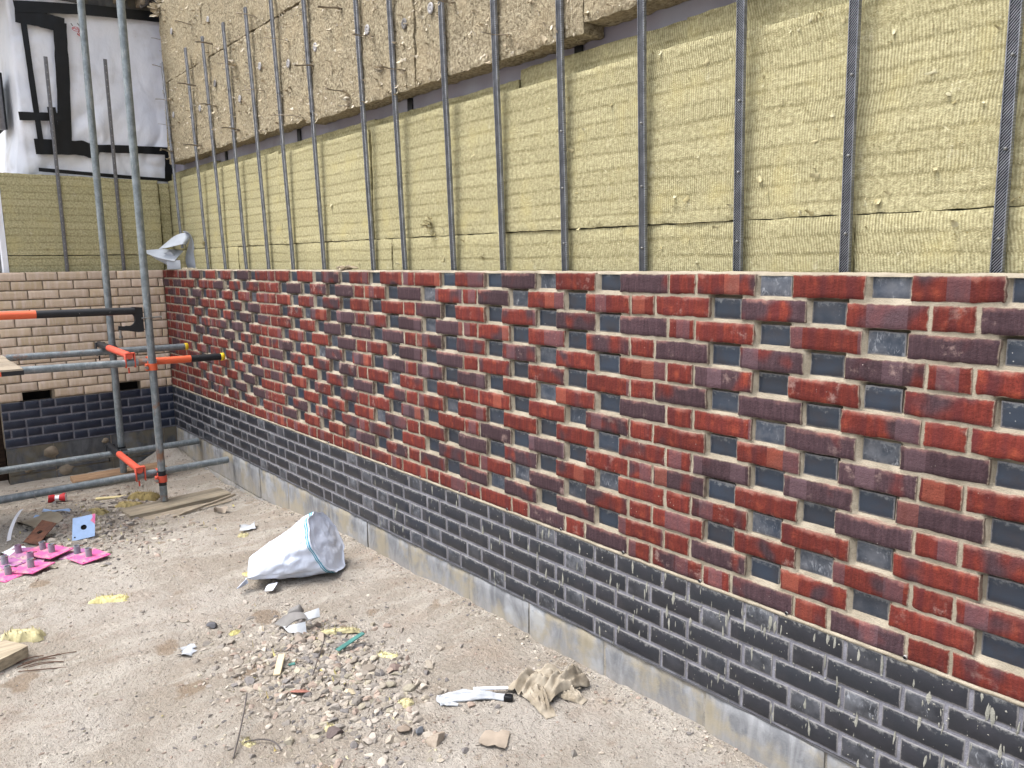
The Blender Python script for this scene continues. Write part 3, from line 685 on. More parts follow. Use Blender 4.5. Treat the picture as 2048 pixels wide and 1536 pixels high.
for rw in range(1, 6):
    z0 = -1.05-(rw-1)*.075-.067
    st = -.05-.225*7-(.1125 if rw % 2 == 0 else 0)
    for q in range(0, 9):
        k += 1
        y0, y1 = max(st+q*.225+.005, YL), min(st+(q+1)*.225-.005, -.004)
        if y1-y0 < .03: continue
        if r2.random() < .18 and y1-y0 > .2: y1 = y0+.1025
        brick(mb2, (XC, y0, z0), EY, EX, y1-y0, .065, .0015, tone(r2.uniform(0, 1), r2.uniform(0, .4), k), 0, nx=5, nz=3, rough=.5, r=.002, seed=k)
        if abs((y1-y0)-.1025) < .002: brick(mb2, (XC, y1+.01, z0), EY, EX, .1025, .065, .0015, tone(r2.uniform(0, 1), r2.uniform(0, .4), k+500), 0, nx=4, nz=3, rough=.5, r=.002, seed=k+7)
obj('buff_brickwork', mb, MT['buff'], bw); obj('navy_plinth', mb2, MT['navy'], bw)
def back_sheet(ylo, yhi, zlo, zhi, x, step=.012):
    a, b = np.meshgrid(np.arange(ylo, yhi+1e-6, step), np.arange(zlo, zhi+1e-6, .006), indexing='ij')
    return np.stack([x-.0015*fbm(a*50, b*50, 1, 2), a, b], -1)
mb = MB()
mb.grid(back_sheet(YL, 0.0, -.976, -.0005, XC-.006), flip=True)
for a, b in ((YL, -1.2), (-.965, -.5), (-.275, 0.0)): mb.grid(back_sheet(a, b, -1.052, -.97, XC-.0065), flip=True)
obj('buff_mortar', mb, MT['bmortar'], bw)
mb = MB(); mb.grid(back_sheet(YL, 0.0, -1.428, -1.053, XC-.001), flip=True); obj('navy_mortar', mb, MT['gmortar'], bw)
mb = MB()
mb.box((XC-.1, YL, -1.8), (XC-.012, .02, -1.056)); mb.box((XC-.1, YL, -.969), (XC-.012, .02, -.003))
for a, b in ((YL, -1.2), (-.965, -.5), (-.275, .02)): mb.box((XC-.0985, a, -1.0555), (XC-.0125, b, -.9695))
obj('wall_core', mb, MT['bmortar'], bw, smooth=False)
for a, b in vents:
    mb = MB(); mb.box((XC-.104, a-.002, -1.06), (XC-.1005, b+.005, -.965)); obj('vent_dark_back', mb, MT['void'], bw, smooth=False)  # near-black sheet at the slot back, in place of its shade
mb = MB()
for q, (a, b) in enumerate(((-1.335, -1.0), (-.992, -.56), (-.552, -.12), (-.112, -.012))):
    for zt, zb_, xo in ((-1.430, -1.655, .004), (-1.664, -1.95, .012)):
        ys = np.linspace(a, b, 20); zs = np.linspace(zb_, zt, 12)
        Y, Z = np.meshgrid(ys, zs, indexing='ij')
        mb.grid(np.stack([XC+xo+.004*fbm(Y*8+q, Z*8, 3, 3), Y, Z], -1), flip=True)
obj('concrete_base', mb, MT['concrete_shade'], bw)
mb = MB(); mb.box((XC-.1, YL, -1.95), (XC-.001, .0, -1.432)); obj('base_joint_mortar', mb, MT['bmortar'], bw, smooth=False)
# lumps of mortar slung on the dark base
mb = MB()
for (yy, zz, ry, rz) in ((-1.02, -1.5, .055, .05), (-.93, -1.68, .07, .05), (-.6, -1.47, .03, .022), (-1.2, -1.62, .03, .03), (-1.1, -1.73, .03, .02)):
    N = 14; an = np.linspace(0, 2*math.pi, N, endpoint=False); rr = 1+.3*vn(np.cos(an)*2+yy*9, np.sin(an)*2, zz*7)
    ring = np.stack([np.full(N, XC+.004), yy+ry*rr*np.cos(an), zz+rz*rr*np.sin(an)], -1)
    inn = ring*.6+ring.mean(0)*.4+np.array([.014, 0, 0]); c = ring.mean(0)+np.array([.018, 0, 0])
    mb.add(np.concatenate([ring, inn, [c]]), [(a, (a+1) % N, N+(a+1) % N, N+a) for a in range(N)]+[(N+a, N+(a+1) % N, 2*N) for a in range(N)])
obj('mortar_lump', mb, MT['bmortar'], bw, fixn=True)

# ================================================================ insulation boards
def slab(mb, o, e, n, L, H, T, step, amp, seed, freq=9, mat=0, ragged=.004):
    nx, nz = max(6, int(L/step)), max(5, int(H/step))
    S, Z = np.meshgrid(np.linspace(0, L, nx), np.linspace(0, H, nz), indexing='ij')
    D = amp*(fbm(S*freq+seed, Z*freq, seed*.7, 4)+.5*fbm(S*3+seed, Z*3, seed, 2))
    B = np.zeros(S.shape); B[[0, -1], :] = 1; B[:, [0, -1]] = 1
    D = D-B*(.003+.003*vn(S*30+seed, Z*30))
    S2 = S+np.where((S == 0) | (S == L), ragged*fbm(Z*24+seed, 3, S, 3), 0)
    Z2 = Z+np.where((Z == 0) | (np.abs(Z-H) < 1e-9), ragged*fbm(S*24+seed, 7, Z*5, 3), 0)
    P = np.asarray(o, float)+S2[..., None]*e+Z2[..., None]*EZ+D[..., None]*n
    mb.grid(P, mat, flip=True)
    per = [(i, 0) for i in range(nx)]+[(nx-1, j) for j in range(1, nz)]+[(i, nz-1) for i in range(nx-2, -1, -1)]+[(0, j) for j in range(nz-2, 0, -1)]
    A = np.array([P[i, j] for i, j in per]); C = A-n*T
    mid = (A*.6+C*.4)+.0
    mb.grid(np.stack([A, mid, C]), mat, wrap=True, flip=True)
    return P
def flake(mb, p, n, e, ln, wd, curl, rg, col):
    """one torn curl of mineral wool: a short bent strip"""
    a = rg.uniform(0, 2*math.pi); t = math.cos(a)*e+math.sin(a)*EZ; b = np.cross(n, t)
    K = 5; P = np.zeros((K, 3, 3))
    for i in range(K):
        s = i/(K-1)
        c = p+t*ln*s*math.cos(curl*s*.5)+n*(ln*s*math.sin(curl*s*.6)+.0005)
        ww = wd*(1-.65*s)*(1+.3*rg.normal())
        P[i, 0] = c-b*ww+n*.001*rg.normal(); P[i, 1] = c+n*ww*.45; P[i, 2] = c+b*ww
    mb.grid(P, 0, col)
def flakes(mb, cnt, o, e, n, L, H, rg, cols, lo=.006, hi=.022, edge=.0):
    for _ in range(cnt):
        s, z = rg.uniform(0, L), rg.uniform(0, H)
        if rg.random() < edge: z = abs(rg.normal(0, .02)) if rg.random() < .5 else H-abs(rg.normal(0, .02))
        ln = lo+(hi-lo)*rg.random()**2.2
        c = np.array(cols[rg.integers(len(cols))])*rg.uniform(.75, 1.1)
        flake(mb, np.asarray(o)+s*e+z*EZ, n, e, ln, ln*rg.uniform(.15, .4), rg.uniform(.6, 2.6), rg, (*c[:3], 1))
YC = [lin(184, 175, 138), lin(168, 158, 118), lin(192, 186, 154)]
OC = [lin(200, 190, 168), lin(214, 205, 186), lin(176, 163, 140), lin(188, 175, 150)]
rb = np.random.default_rng(21)
def board(name, o, e, n, L, H, T, mat, label, group, step=.014, amp=.0018, nf=0, cols=YC, edge=.5, hi=.022, freq=9, ragged=.004, child='wool_fibres'):
    mb = MB(); slab(mb, o, e, n, L, H, T, step, amp, rb.uniform(0, 90), freq, 0, ragged)
    b = obj(name, mb, mat, origin=tuple(np.asarray(o)+e*L/2)); tag(b, label, 'insulation board', group)
    if nf:
        mb = MB(); flakes(mb, nf, np.asarray(o)+n*.001, e, n, L, H, rb, cols, hi=hi, edge=edge)
        f = obj(child, mb, MT['fibre'], b); tag(f, kind='stuff')
    return b
GY = 'yellow insulation boards along the main wall'
# tall front row, joints 1.2 m apart; bottoms of the lower row are hidden by the bricks
xs = [-4.66, -3.4, -2.18, -.955, .21, 1.44, 2.66, 3.5]
tops = [.80, .795, .775, .785, .775, .765, .76]; ys = [.168, .166, .163, .170, .158, .166, .162]
nm = ['farthest tall yellow insulation board, in the corner behind the folded grey sheet', 'tall yellow insulation board second from the corner', 'tall yellow insulation board third from the corner', 'tall yellow insulation board in the middle, with the dark open joint at its left edge',
      'tall yellow insulation board overhanging the dark gap near the middle of the wall', 'tall yellow insulation board at the right, second from the right edge of the photo', 'tall yellow insulation board cut off by the right edge of the photo']
for i in range(7):
    gapL = .010 if i == 3 else .0015
    board('insulation_board', (xs[i]+gapL, ys[i], .183-.002*i), EX, NRM, xs[i+1]-xs[i]-.0025-gapL, tops[i]-.183+.002*i, .04, MT['wool'], nm[i], GY, nf=[14, 20, 24, 30, 60, 110, 120][i], step=.014, edge=.3, hi=.028)
xs2 = [-4.66, -3.03, -1.83, -.76, .63, 1.845, 3.5]
nm = ['low yellow insulation board strip in the corner', 'low yellow insulation board strip second from the corner', 'low yellow insulation board strip third from the corner', 'low yellow insulation board with a torn left edge near the flat scrap',
      'low yellow insulation board with frayed tufts, below the long open joint', 'low yellow insulation board at the right edge of the photo, with many torn curls']
for i in range(6):
    board('insulation_board', (xs2[i]+.002, .166+(.004 if i % 2 else 0)-(.008 if i == 5 else 0), -.45), EX, NRM, xs2[i+1]-xs2[i]-.005, .45+.178-.003*i*.6, .04, MT['wool'], nm[i], 'low yellow insulation boards along the main wall', nf=[16, 20, 20, 60, 60, 110][i], step=.016, edge=0.0, hi=.03, ragged=.003)
# inner layer showing above the front row
xs3 = [-4.7, -3.5, -2.25, -1.62, -.97, .285, 1.18, 2.4, 3.5]; t3 = [.872, .848, .838, .838, .83, .868, .876, .872]
nm = ['farthest', 'second from the corner', 'third from the corner', 'fourth from the corner, a short piece', 'left of the rounded notch', 'right of the rounded notch', 'near the top right', 'nearest, behind the two right-hand channels']
for i in range(8):
    board('inner_insulation_board', (xs3[i]+(.006 if i == 5 else .001), .212, .3), EX, NRM, xs3[i+1]-xs3[i]-(.012 if i == 4 else .002), t3[i]-.3, .036, MT['woolr'], 'inner yellow insulation edge above the front boards, '+nm[i], 'inner yellow insulation boards', step=.03, amp=.002)
# weathered thick boards above
rows = [(.925, 1.597, [-4.43, -2.9, -1.655, -.41, .755, 1.98, 3.5]), (1.607, 2.25, [-4.41, -3.37, -2.13, -.9, .3, 1.5, 2.7]), (2.258, 2.92, [-4.43, -3.0, -1.8, -.6, .6, 1.8, 3.0])]
desc = ['bottom', 'middle', 'top']
bd = ['with its left end in the corner', 'second from the corner', 'third from the corner', 'fourth from the corner', 'fifth from the corner', 'sixth from the corner', 'nearest']
zbot = [.93, .925, .90, .905, .938, .94]
for r, (za, zb_, xx) in enumerate(rows):
    for i in range(len(xx)-1):
        zlo = zbot[i] if r == 0 else za
        near = xx[i] < 1.0
        board('weathered_insulation_board', (xx[i]+.003, .128+.004*math.sin(i*2.3+r), zlo), EX, NRM, xx[i+1]-xx[i]-.006, zb_-zlo, .112, MT['old'], 'thick grey weathered insulation board in the %s row, %s' % (desc[r], bd[i]), 'grey weathered insulation boards', step=.012 if r == 0 and near else .02, amp=.0085, nf=(420 if r == 0 else 220) if near else 40, cols=OC, edge=.18, hi=.036, freq=14, ragged=.007, child='torn_fibres')
# big loose tufts on the boards
def tuft(mb, p, n, e, rad, rg, cols, cnt=16):
    for _ in range(cnt):
        q = p+e*rg.normal()*rad*.35+EZ*rg.normal()*rad*.35+n*abs(rg.normal())*rad*.15
        c = np.array(cols[rg.integers(len(cols))])*rg.uniform(.6, 1.1)
        flake(mb, q, n, e, rad*rg.uniform(.5, 1.4), rad*rg.uniform(.12, .3), rg.uniform(1.0, 3.0), rg, (*c[:3], 1))
for lab, p, rad, cols, cat in (
    ('frayed tuft of yellow wool hanging off the tall board, above the wall middle', (-.36, .163, .235), .035, YC, 'wool tuft'),
    ('torn brown flap of wool on the grey boards below the wall ties', (-.72, .125, 1.05), .03, OC, 'wool tuft'),
    ('ragged pale tuft hanging under the bottom edge of the grey boards', (-1.08, .125, .945), .035, OC, 'wool tuft'),
    ('shaggy pale tuft at the upper left corner of the grey boards', (-4.36, .125, 2.2), .06, OC, 'wool tuft'),
    ('pale woolly lump beside the fourth channel, under the joint of the grey boards', (-2.72, .122, 1.45), .035, OC, 'wool tuft'),
    ('small tuft of yellow wool on the second channel', (-3.66, .13, .22), .02, YC, 'wool tuft'),
    ('small tuft of yellow wool at the foot of the shortest channel', (-4.28, .14, .27), .025, YC, 'wool tuft')):
    mb = MB(); tuft(mb, np.array(p), NRM, EX, rad, rb, cols, 22); tag(obj('wool_tuft', mb, MT['fibre'], origin=p), lab, cat)
# grey membrane and black tapes in the gap, structural wall behind
gm = None
X, Z = np.meshgrid(np.arange(-4.72, 3.5, .03), np.arange(.2, 3.0, .03), indexing='ij')
mb = MB(); mb.grid(np.stack([X, .255+.003*fbm(X*5, Z*2, 1, 3), Z], -1), flip=True)
gm = obj('grey_membrane', mb, MT['gmem'], origin=(0, .255, .9)); tag(gm, 'grey membrane strip showing in the gap between yellow and grey insulation', 'membrane')
for x in (-3.36, -2.02, -.655, .612, 1.85):
    mb = MB(); mb.box((x-.024, .2465, .5), (x+.024, .2505, 1.3)); obj('tape_strip', mb, MT['dark'], gm, smooth=False)
mb = MB(); mb.box((-4.9, .262, -1.75), (3.5, .40, 3.1)); bk = obj('inner_wall', mb, MT['concrete_shade'], origin=(0, .33, -1.75), smooth=False); tag(bk, 'plain inner wall hidden behind the insulation of the long side', 'wall')

# fixing discs
dn = 0
for (x, z, dk, lab) in ((-4.065, 1.963, 0, 'in the corner under the highest tie'), (-3.2, 1.855, 0, 'high up, right of the corner'), (-2.291, 1.353, 0, 'below the joint, by the fifth channel'), (-1.846, 1.285, 0, 'below the joint, by the sixth channel'), (-1.465, 1.305, 0, 'beside the seventh channel'),
        (-.253, 1.231, 0, 'near the top middle of the photo'), (-3.514, 1.266, 0, 'beside the second channel'), (-2.677, 1.206, 0, 'beside the fourth channel'), (-4.183, 1.313, 0, 'nearest the corner edge'), (-.852, 1.267, 0, 'at the eighth channel'), (-.488, 1.215, 1, 'in a dark torn hole'), (-3.146, 1.39, 1, 'in a dark torn pit')):
    mb = MB(); y = .112
    prof = [(.0, .0), (.009, .0), (.0105, .003), (.014, .003), (.0155, -.001), (.028, -.001), (.031, .001), (.0325, .004)]
    an = np.linspace(0, 2*math.pi, 20, endpoint=False)
    mb.grid(np.array([np.stack([x+max(r_, 1e-4)*np.cos(an), np.full(20, y+d_), z+1.15*max(r_, 1e-4)*np.sin(an)], -1) for r_, d_ in [(q_[0]*.72, q_[1]+.006) for q_ in prof]]), 0, wrap=True, flip=False)
    d = obj('fixing_disc', mb, MT['discm'] if not dk else MT['grey'], origin=(x, y, z), fixn=True); tag(d, ('pale' if not dk else 'dirty')+' round fixing disc on the grey insulation '+lab, 'fixing disc', 'round insulation fixings')

# ================================================================ steel channels on the long wall
CH = [-4.285, -3.66, -3.26, -2.82, -2.40, -1.99, -1.535, -.925, -.592, -.146, .238, .642, 1.058, 1.464, 1.83, 2.232]
for i, x in enumerate(CH):
    zb, zt = (-.6, 1.745) if i else (.19, 1.755)
    wd, dp = .0152, .015
    mb = MB(); F = []
    # rounded front with side lips: cross-section swept up the height, leaning in slightly at the top
    prof = [(-wd, dp), (-wd, .003), (-wd+.0015, .0), (-.0115, .0), (-.0105, .0025), (.0105, .0025), (.0115, .0), (wd-.0015, .0), (wd, .003), (wd, dp)]
    zs = np.linspace(zb, zt, 24)
    P = np.array([[(x+px_, .1365-.031*max(z_, -.2)+py_+.0006*math.sin(z_*9+i), z_) for px_, py_ in prof] for z_ in zs])
    mb.grid(P, flip=True, wrap=True)
    mb.add(P[-1], [list(range(len(prof)))[::-1]]); mb.add(P[0], [list(range(len(prof)))])
    lab = 'shortest steel channel, in the corner by the folded grey sheet' if i == 0 else ('vertical ribbed steel channel cut off by the right edge of the photo' if i == 15 else 'vertical ribbed steel channel in front of the insulation, %s from the corner' % ORD[i+1])
    c = obj('steel_channel', mb, MT['channel'], origin=(x, .1365, 0), fixn=True); sharp(c, 30); tag(c, lab, 'channel', 'steel channels on the long wall')
    if i >= 11:
        for zz in (.09, .31, .53):
            mb = MB(); yy = .1365-.031*zz
            mb.tube([(x+.002, yy+.002, zz+.013*(i % 3)), (x+.002, yy-.0035, zz+.013*(i % 3)), (x+.002, yy-.005, zz+.013*(i % 3))], [.0042, .0042, .002], 8); obj('screw_head', mb, MT['steel'], c)
# wall ties sticking out of the grey boards
TIES = [(-4.2, 2.16, .132, -.012), (-4.31, 1.95, .105, -.005), (-3.59, 1.91, .132, .003), (-3.16, 1.68, .132, -.01), (-4.35, 1.73, .1, .009), (-3.58, 1.45, .141, .005), (-2.75, 1.45, .124, -.007), (-4.24, 1.45, .131, -.015), (-3.15, 1.23, .133, .003), (-4.23, 1.23, .126, .004), (-3.55, .99, .144, -.008), (-2.73, 1.0, .132, .008), (-2.31, 1.67, .134, .004), (-1.13, 1.44, .144, -.011), (-1.84, 1.42, .155, -.001), (-2.27, 1.2, .154, -.019), (-.8, 1.22, .123, -.003), (-1.5, 1.21, .127, -.012), (-.49, .99, .146, .008), (-1.12, .99, .128, .011), (-1.7, .945, .19, -.004), (.32, .99, .144, -.014), (-.07, 1.21, .104, -.007), (-4.27, 1.02, .115, .008)]
lev = {}
for t in TIES:
    key = min((.99, 1.22, 1.45, 1.69, 1.93, 2.16), key=lambda q: abs(q-t[1])); lev.setdefault(key, []).append(t)
LN = {.99: 'lowest', 1.22: 'second lowest', 1.45: 'third', 1.69: 'fourth', 1.93: 'fifth', 2.16: 'highest'}
for key, ts in lev.items():
    for j, (x, z, ln, dz) in enumerate(sorted(ts)):
        rt = np.random.default_rng(int(abs(x*977+z*131)))
        p0 = np.array([x, .16, z]); p1 = np.array([x+rt.normal()*.006, .13-ln, z+dz])
        ax = (p1-p0)/np.linalg.norm(p1-p0); sd_ = np.cross(ax, EZ); sd_ /= np.linalg.norm(sd_)
        tw = rt.uniform(-.5, .5); sd2 = sd_*math.cos(tw)+EZ*math.sin(tw); nn = np.cross(ax, sd2)
        mb = MB(); K = 10
        for h in (0,):
            ring = []
            for q in range(K):
                s = q/(K-1); c = p0+(p1-p0)*s+EZ*.003*math.sin(s*7+x)
                hw, ht = (.007 if q < K-2 else .0085), .0016
                ring.append([c-sd2*hw-nn*ht, c+sd2*hw-nn*ht, c+sd2*hw+nn*ht, c-sd2*hw+nn*ht])
            mb.grid(np.array(ring), wrap=True); mb.add(ring[-1], [(0, 1, 2, 3)])
        t = obj('wall_tie', mb, MT['tie'], origin=(x, .13, z), smooth=False, fixn=True)
        tag(t, 'thin steel wall tie in the %s level of ties, %s from the corner' % (LN[key], ORD[j+1]) if len(ts) > 1 else 'thin steel wall tie in the %s level, the only one there' % LN[key], 'wall tie', 'wall ties poking out of the grey boards')
        mb = MB(); tuft(mb, np.array([x, .122, z]), NRM, EX, .014+.012*rt.random(), rt, OC, 9); f = obj('wool_shreds', mb, MT['fibre'], t); tag(f, kind='stuff')
        if rt.random() < .35:
            mb = MB(); tuft(mb, p1+ax*-.012, NRM, EX, .014, rt, OC, 7); f = obj('wool_on_tip', mb, MT['fibre'], t); tag(f, kind='stuff')

# ================================================================ end wall above the buff bricks
GE = 'insulation boards on the end wall'
board('insulation_board', (XC-.15, -1.15, .14), EY, EX, 1.205, .655, .09, MT['wooly'], 'olive insulation board over the buff wall, behind the two slim perforated plates', GE, nf=40, step=.016, edge=.4)
board('insulation_board', (XC-.154, -1.15, -.4), EY, EX, 1.205, .533, .09, MT['wooly'], 'low olive insulation strip with a torn top, just above the buff bricks', GE, nf=50, step=.018, edge=.3)
board('insulation_board', (XC-.19, .075, -.3), EY, EX, .085, 1.075, .07, MT['wooly'], 'narrow dark insulation piece filling the corner', GE, step=.018)
mb = MB(); mb.box((XC-.24, -1.19, -.3), (XC-.148, -1.153, .74)); tag(obj('pale_batten', mb, MT['membrane'], origin=(XC-.19, -1.17, -.3), smooth=False), 'pale upright strip at the left end of the olive insulation', 'batten')
# white membrane, wrapping round the left jamb
XM = -4.72
Y, Z = np.meshgrid(np.concatenate([np.arange(-.93, .26, .014)]), np.arange(.5, 2.36, .014), indexing='ij')
wr = .045*np.abs(fbm(Y*5+.6*fbm(Y*3, Z*3, 5, 2), Z*3.2-Y*2.5, 2, 3))*sst(2.3, .9, Z)+.02*np.exp(-((Y+.28+.25*(1.5-Z))/.09)**2)*sst(1.75, 1.0, Z)+.01*fbm(Y*2, Z*2, 9, 2)
wr = wr+.022*np.abs(fbm(Y*7, Z*7, 4, 3))*sst(-.45, -.75, Y)+.008*np.abs(fbm(Y*6+Z*3, Z*5-Y*2, 14, 2))
P1 = np.stack([XM+wr, Y, Z], -1)
xs_ = np.arange(XM-.015, XM-1.2, -.02)
X2, Z2 = np.meshgrid(xs_[::-1], np.arange(.5, 2.36, .014), indexing='ij')
fo = .035*np.abs(fbm(Z2*4, X2*3, 3, 3))*sst(1.5, .9, Z2)+.01*fbm(X2*5, Z2*5, 1, 3)
P2 = np.stack([X2, -.945-.05*sst(1.3, .75, Z2)-fo+.0*X2, Z2], -1)
mb = MB(); mb.grid(np.concatenate([P2, P1]), flip=True)
mem = obj('white_membrane', mb, MT['membrane'], origin=(XM, -.4, .6)); tag(mem, 'creased white membrane with black taped edges above the end wall', 'membrane')
def tape(pts, wd, x=XM+.03):
    x += .014
    pts = np.array(pts, float); P = []
    d = np.gradient(pts, axis=0); d /= np.linalg.norm(d, axis=1)[:, None]; nn = np.stack([-d[:, 1], d[:, 0]], -1)
    fine = []
    for a in np.linspace(0, 1, 30):
        i = min(int(a*(len(pts)-1)), len(pts)-2); f = a*(len(pts)-1)-i
        c = pts[i]*(1-f)+pts[i+1]*f; m_ = nn[i]*(1-f)+nn[i+1]*f
        w_ = wd*(1+.06*vn(a*14+pts[0][0]*9, 3.0))
        fine.append([c-m_*w_/2, c, c+m_*w_/2])
    fine = np.array(fine); xx = x+.003*vn(fine[..., 0]*20, fine[..., 1]*20)
    A = np.stack([xx, fine[..., 0], fine[..., 1]], -1)
    mb = MB(); mb.grid(A); mb.grid(A-np.array([.002, 0, 0]), flip=True)
    return obj('black_tape', mb, MT['dark'], mem, fixn=True)
tape([(-.9, 2.12), (-.4, 2.185), (.25, 2.235)], .085, XM+.032)
tape([(-.9, 2.06), (-.72, 2.05), (-.55, 2.03)], .12, XM+.028)
tape([(-.585, 2.05), (-.60, 1.6), (-.635, 1.02)], .10, XM+.034)
tape([(-.845, 2.0), (-.83, 1.55), (-.81, 1.02)], .042, XM+.03)
tape([(-.95, 1.265), (-.8, 1.275), (-.62, 1.29)], .065, XM+.036)
tape([(-.71, 1.36), (-.70, 1.1), (-.69, .98)], .06, XM+.038)
tape([(-.86, 1.03), (-.5, 1.045), (-.38, 1.0)], .12, XM+.040)
tape([(-.6, 1.04), (-.1, 1.065), (.25, 1.075)], .066, XM+.033)
tape([(.215, 1.09), (.205, .95), (.19, .8)], .085, XM+.037)
tape([(-.85, .845), (-.3, .825), (.2, .812)], .03, XM+.04)
# small red printed mark on the membrane
mb = MB(); c0 = np.array([XM+.046, -.455, 2.005])
def mark(pts, wd, close=False):
    pts = [c0+EY*a+EZ*b for a, b in pts]
    if close: pts = pts+[pts[0]]
    P = np.array(pts); d = np.gradient(P, axis=0); d /= np.linalg.norm(d, axis=1)[:, None]+1e-9
    nn = np.cross(d, EX); mb.grid(np.stack([P-nn*wd, P+nn*wd]), flip=False)
an = np.linspace(0, 2*math.pi, 22)
mark([(-.012+.024*math.cos(a)*1.15, .016*math.sin(a)+.012) for a in an], .0022)
mark([(-.034, .012), (-.022, .02), (-.012, .010), (.002, .016), (.012, .008)], .0035)
for q in range(4): mark([(.010+q*.004, -.028-.002*q), (.026+q*.002, .012-.013*q)], .0034)
mark([(.004, -.012), (.030, .020)], .0025); mark([(-.004, -.026), (.022, -.044)], .004); mark([(-.004, -.026), (.03, .02)], .002); mark([(.022, -.044), (.036, .004)], .002)
o = obj('printed_mark', mb, MT['redlogo'], mem, smooth=False, fixn=True)
for a, b in ((-.045, .045), (.004, .055)):
    mb = MB(); mark([(a, b+.008), (a+.004, b), (a+.012, b-.012)], .004); obj('grey_fleck', mb, MT['grey'], mem, smooth=False, fixn=True)
# window frame in the jamb
wf = thing('window_frame', (-4.98, -1.06, 1.1), 'dark edged aluminium window frame at the left edge of the photo', 'window')
mb = MB(); mb.obox((-5.0, -1.03, 1.42), EX, EY, EZ, (.02, .02, .23), .004); obj('frame', mb, MT['plate'], wf)
mb = MB(); mb.box((-5.08, -1.02, 1.2), (-5.022, -.99, 1.66)); obj('seal', mb, MT['dark'], wf, smooth=False)
mb = MB(); mb.box((-5.5, -1.035, 1.2), (-5.085, -1.01, 1.64)); obj('pane', mb, MT['void'], wf, smooth=False)
# perforated plates on the end wall
for i, (y, zt, lab) in enumerate(((-.735, 1.735, 'slim perforated steel plate on the end wall, left of the scaffold uprights'), (-.29, 1.78, 'slim perforated steel plate on the end wall, between the two scaffold uprights'))):
    mb = MB(); mb.obox((XC-.1385, y, zt/2-.15), EX, EY, EZ, (.0035, .0145, zt/2+.15), .0015)
    c = obj('perforated_plate', mb, MT['plate'], origin=(XC-.14, y, 0)); sharp(c); tag(c, lab, 'steel plate', 'perforated plates on the end wall')
    mb = MB()
    for z in np.arange(.06, zt-.02, .0575):
        an = np.linspace(0, 2*math.pi, 8, endpoint=False); mb.add([(XC-.1345, y+.0038*math.cos(a), z+.0055*math.sin(a)) for a in an], [list(range(8))])
    h = obj('plate_holes', mb, MT['discm'], c, fixn=True); tag(h, kind='stuff')
# soffit above the membrane
sf = thing('soffit', (-4.9, -.4, 2.4), 'dirty grey underside with timber blocks above the white membrane', 'soffit')
mb = MB(); mb.box((-5.9, -3.0, 2.37), (-4.5, .5, 2.6)); obj('slab', mb, MT['concrete_shade'], sf, smooth=False)
mb = MB(); mb.box((XM-.01, -.95, 2.24), (XM+.02, .3, 2.372)); obj('upstand', mb, MT['concrete_shade'], sf, smooth=False)
for y, wd in ((-.12, .035), (-.62, .02), (.05, .02)):
    mb = MB(); mb.obox((XM+.1, y, 2.325), EX, EY, EZ, (.075, wd, .043), .003); obj('timber_block', mb, MT['wood'], sf)
mb = MB(); mb.tube([(XM+.12, .11, 2.37), (XM+.12, .09, 2.31), (XM+.12, .04, 2.28)], .022, 10); obj('bracket', mb, MT['grey'], sf)
# hidden body of the end wall and the dark doorway at its left
mb = MB(); mb.box((-4.86, -.93, -1.75), (-4.745, .26, 2.24)); mb.box((-4.86, -1.18, -1.75), (-4.69, -.93, .6)); tag(obj('inner_wall', mb, MT['concrete_shade'], origin=(-4.8, -.3, -1.75), smooth=False), 'plain inner wall hidden behind the white membrane and end insulation', 'wall')
mb = MB(); mb.box((-4.66, -2.6, -1.8), (-4.6, -1.2, .0)); hp = obj('dark_hoarding', mb, mat_wood('dark_timber', lin(40, 30, 24), lin(62, 48, 38)), origin=(-4.63, -1.9, -1.8), smooth=False); tag(hp, 'dark brown boarding beyond the left end of the navy plinth', 'hoarding')

# ================================================================ scaffold
SX2, SY2, SX1, SY1 = -2.9, -.555, -3.80, -.612
RT = .0262
scf = thing('tube_scaffold', (-3.3, -.6, -1.68), 'bolted steel tube scaffold with two uprights, four ledgers and red braces in the corner', 'scaffold')
def tubeobj(name, a, b, mats, mi=None, r=RT, n=12, label=None, open_end=False):
    a, b = np.array(a, float), np.array(b, float)
    pts = a+(b-a)*np.linspace(0, 1, n)[:, None]
    mb = MB(); mb.tube(pts, r, 20, 0, True, mats=mi)
    o = obj(name, mb, mats, scf); sharp(o, 40)
    if label: o['label'] = label
    return o
tubeobj('standard', (SX2, SY2, -1.668), (SX2+.004, SY2-.004, 3.2), [MT['galvr'], MT['black'], MT['galv']], [0]+[0]*1+[2]*10, n=13)
tubeobj('standard', (SX1, SY1, -1.628), (SX1+.0, SY1+.015, 3.2), [MT['galv']])
mb = MB(); mb.tube([(SX2, SY2, z) for z in (-1.55, -1.44)], RT+.0008, 20, 0, False); obj('painted_band', mb, MT['black'], scf)
L2 = -2.953; L1 = -3.745
tubeobj('ledger', (L2-.02, -.045, -1.462), (L2, -2.4, -1.468), MT['galv'])
tubeobj('ledger', (L1, -.02, -1.452), (L1, -2.4, -1.446), MT['galv'])
tubeobj('ledger', (L1, -.05, -.632), (L1, -2.4, -.600), MT['galvr'])
tubeobj('ledger', (L2, -.03, -.650), (L2, -2.4, -.606), [MT['black'], MT['orange'], MT['galvr'], MT['galv']], [0]*4+[1]*4+[2]*2+[3]*29, n=40)
for x, y0, z in ((L1, -.05, -.632), (L2, -.03, -.650)):
    mb = MB(); mb.tube([(x, y0-.022, z), (x, y0-.02, z), (x, y0+.004, z), (x, y0+.006, z)], [RT+.001, RT+.003, RT+.003, RT-.004], 20); obj('end_cap', mb, MT['yellow'], scf)
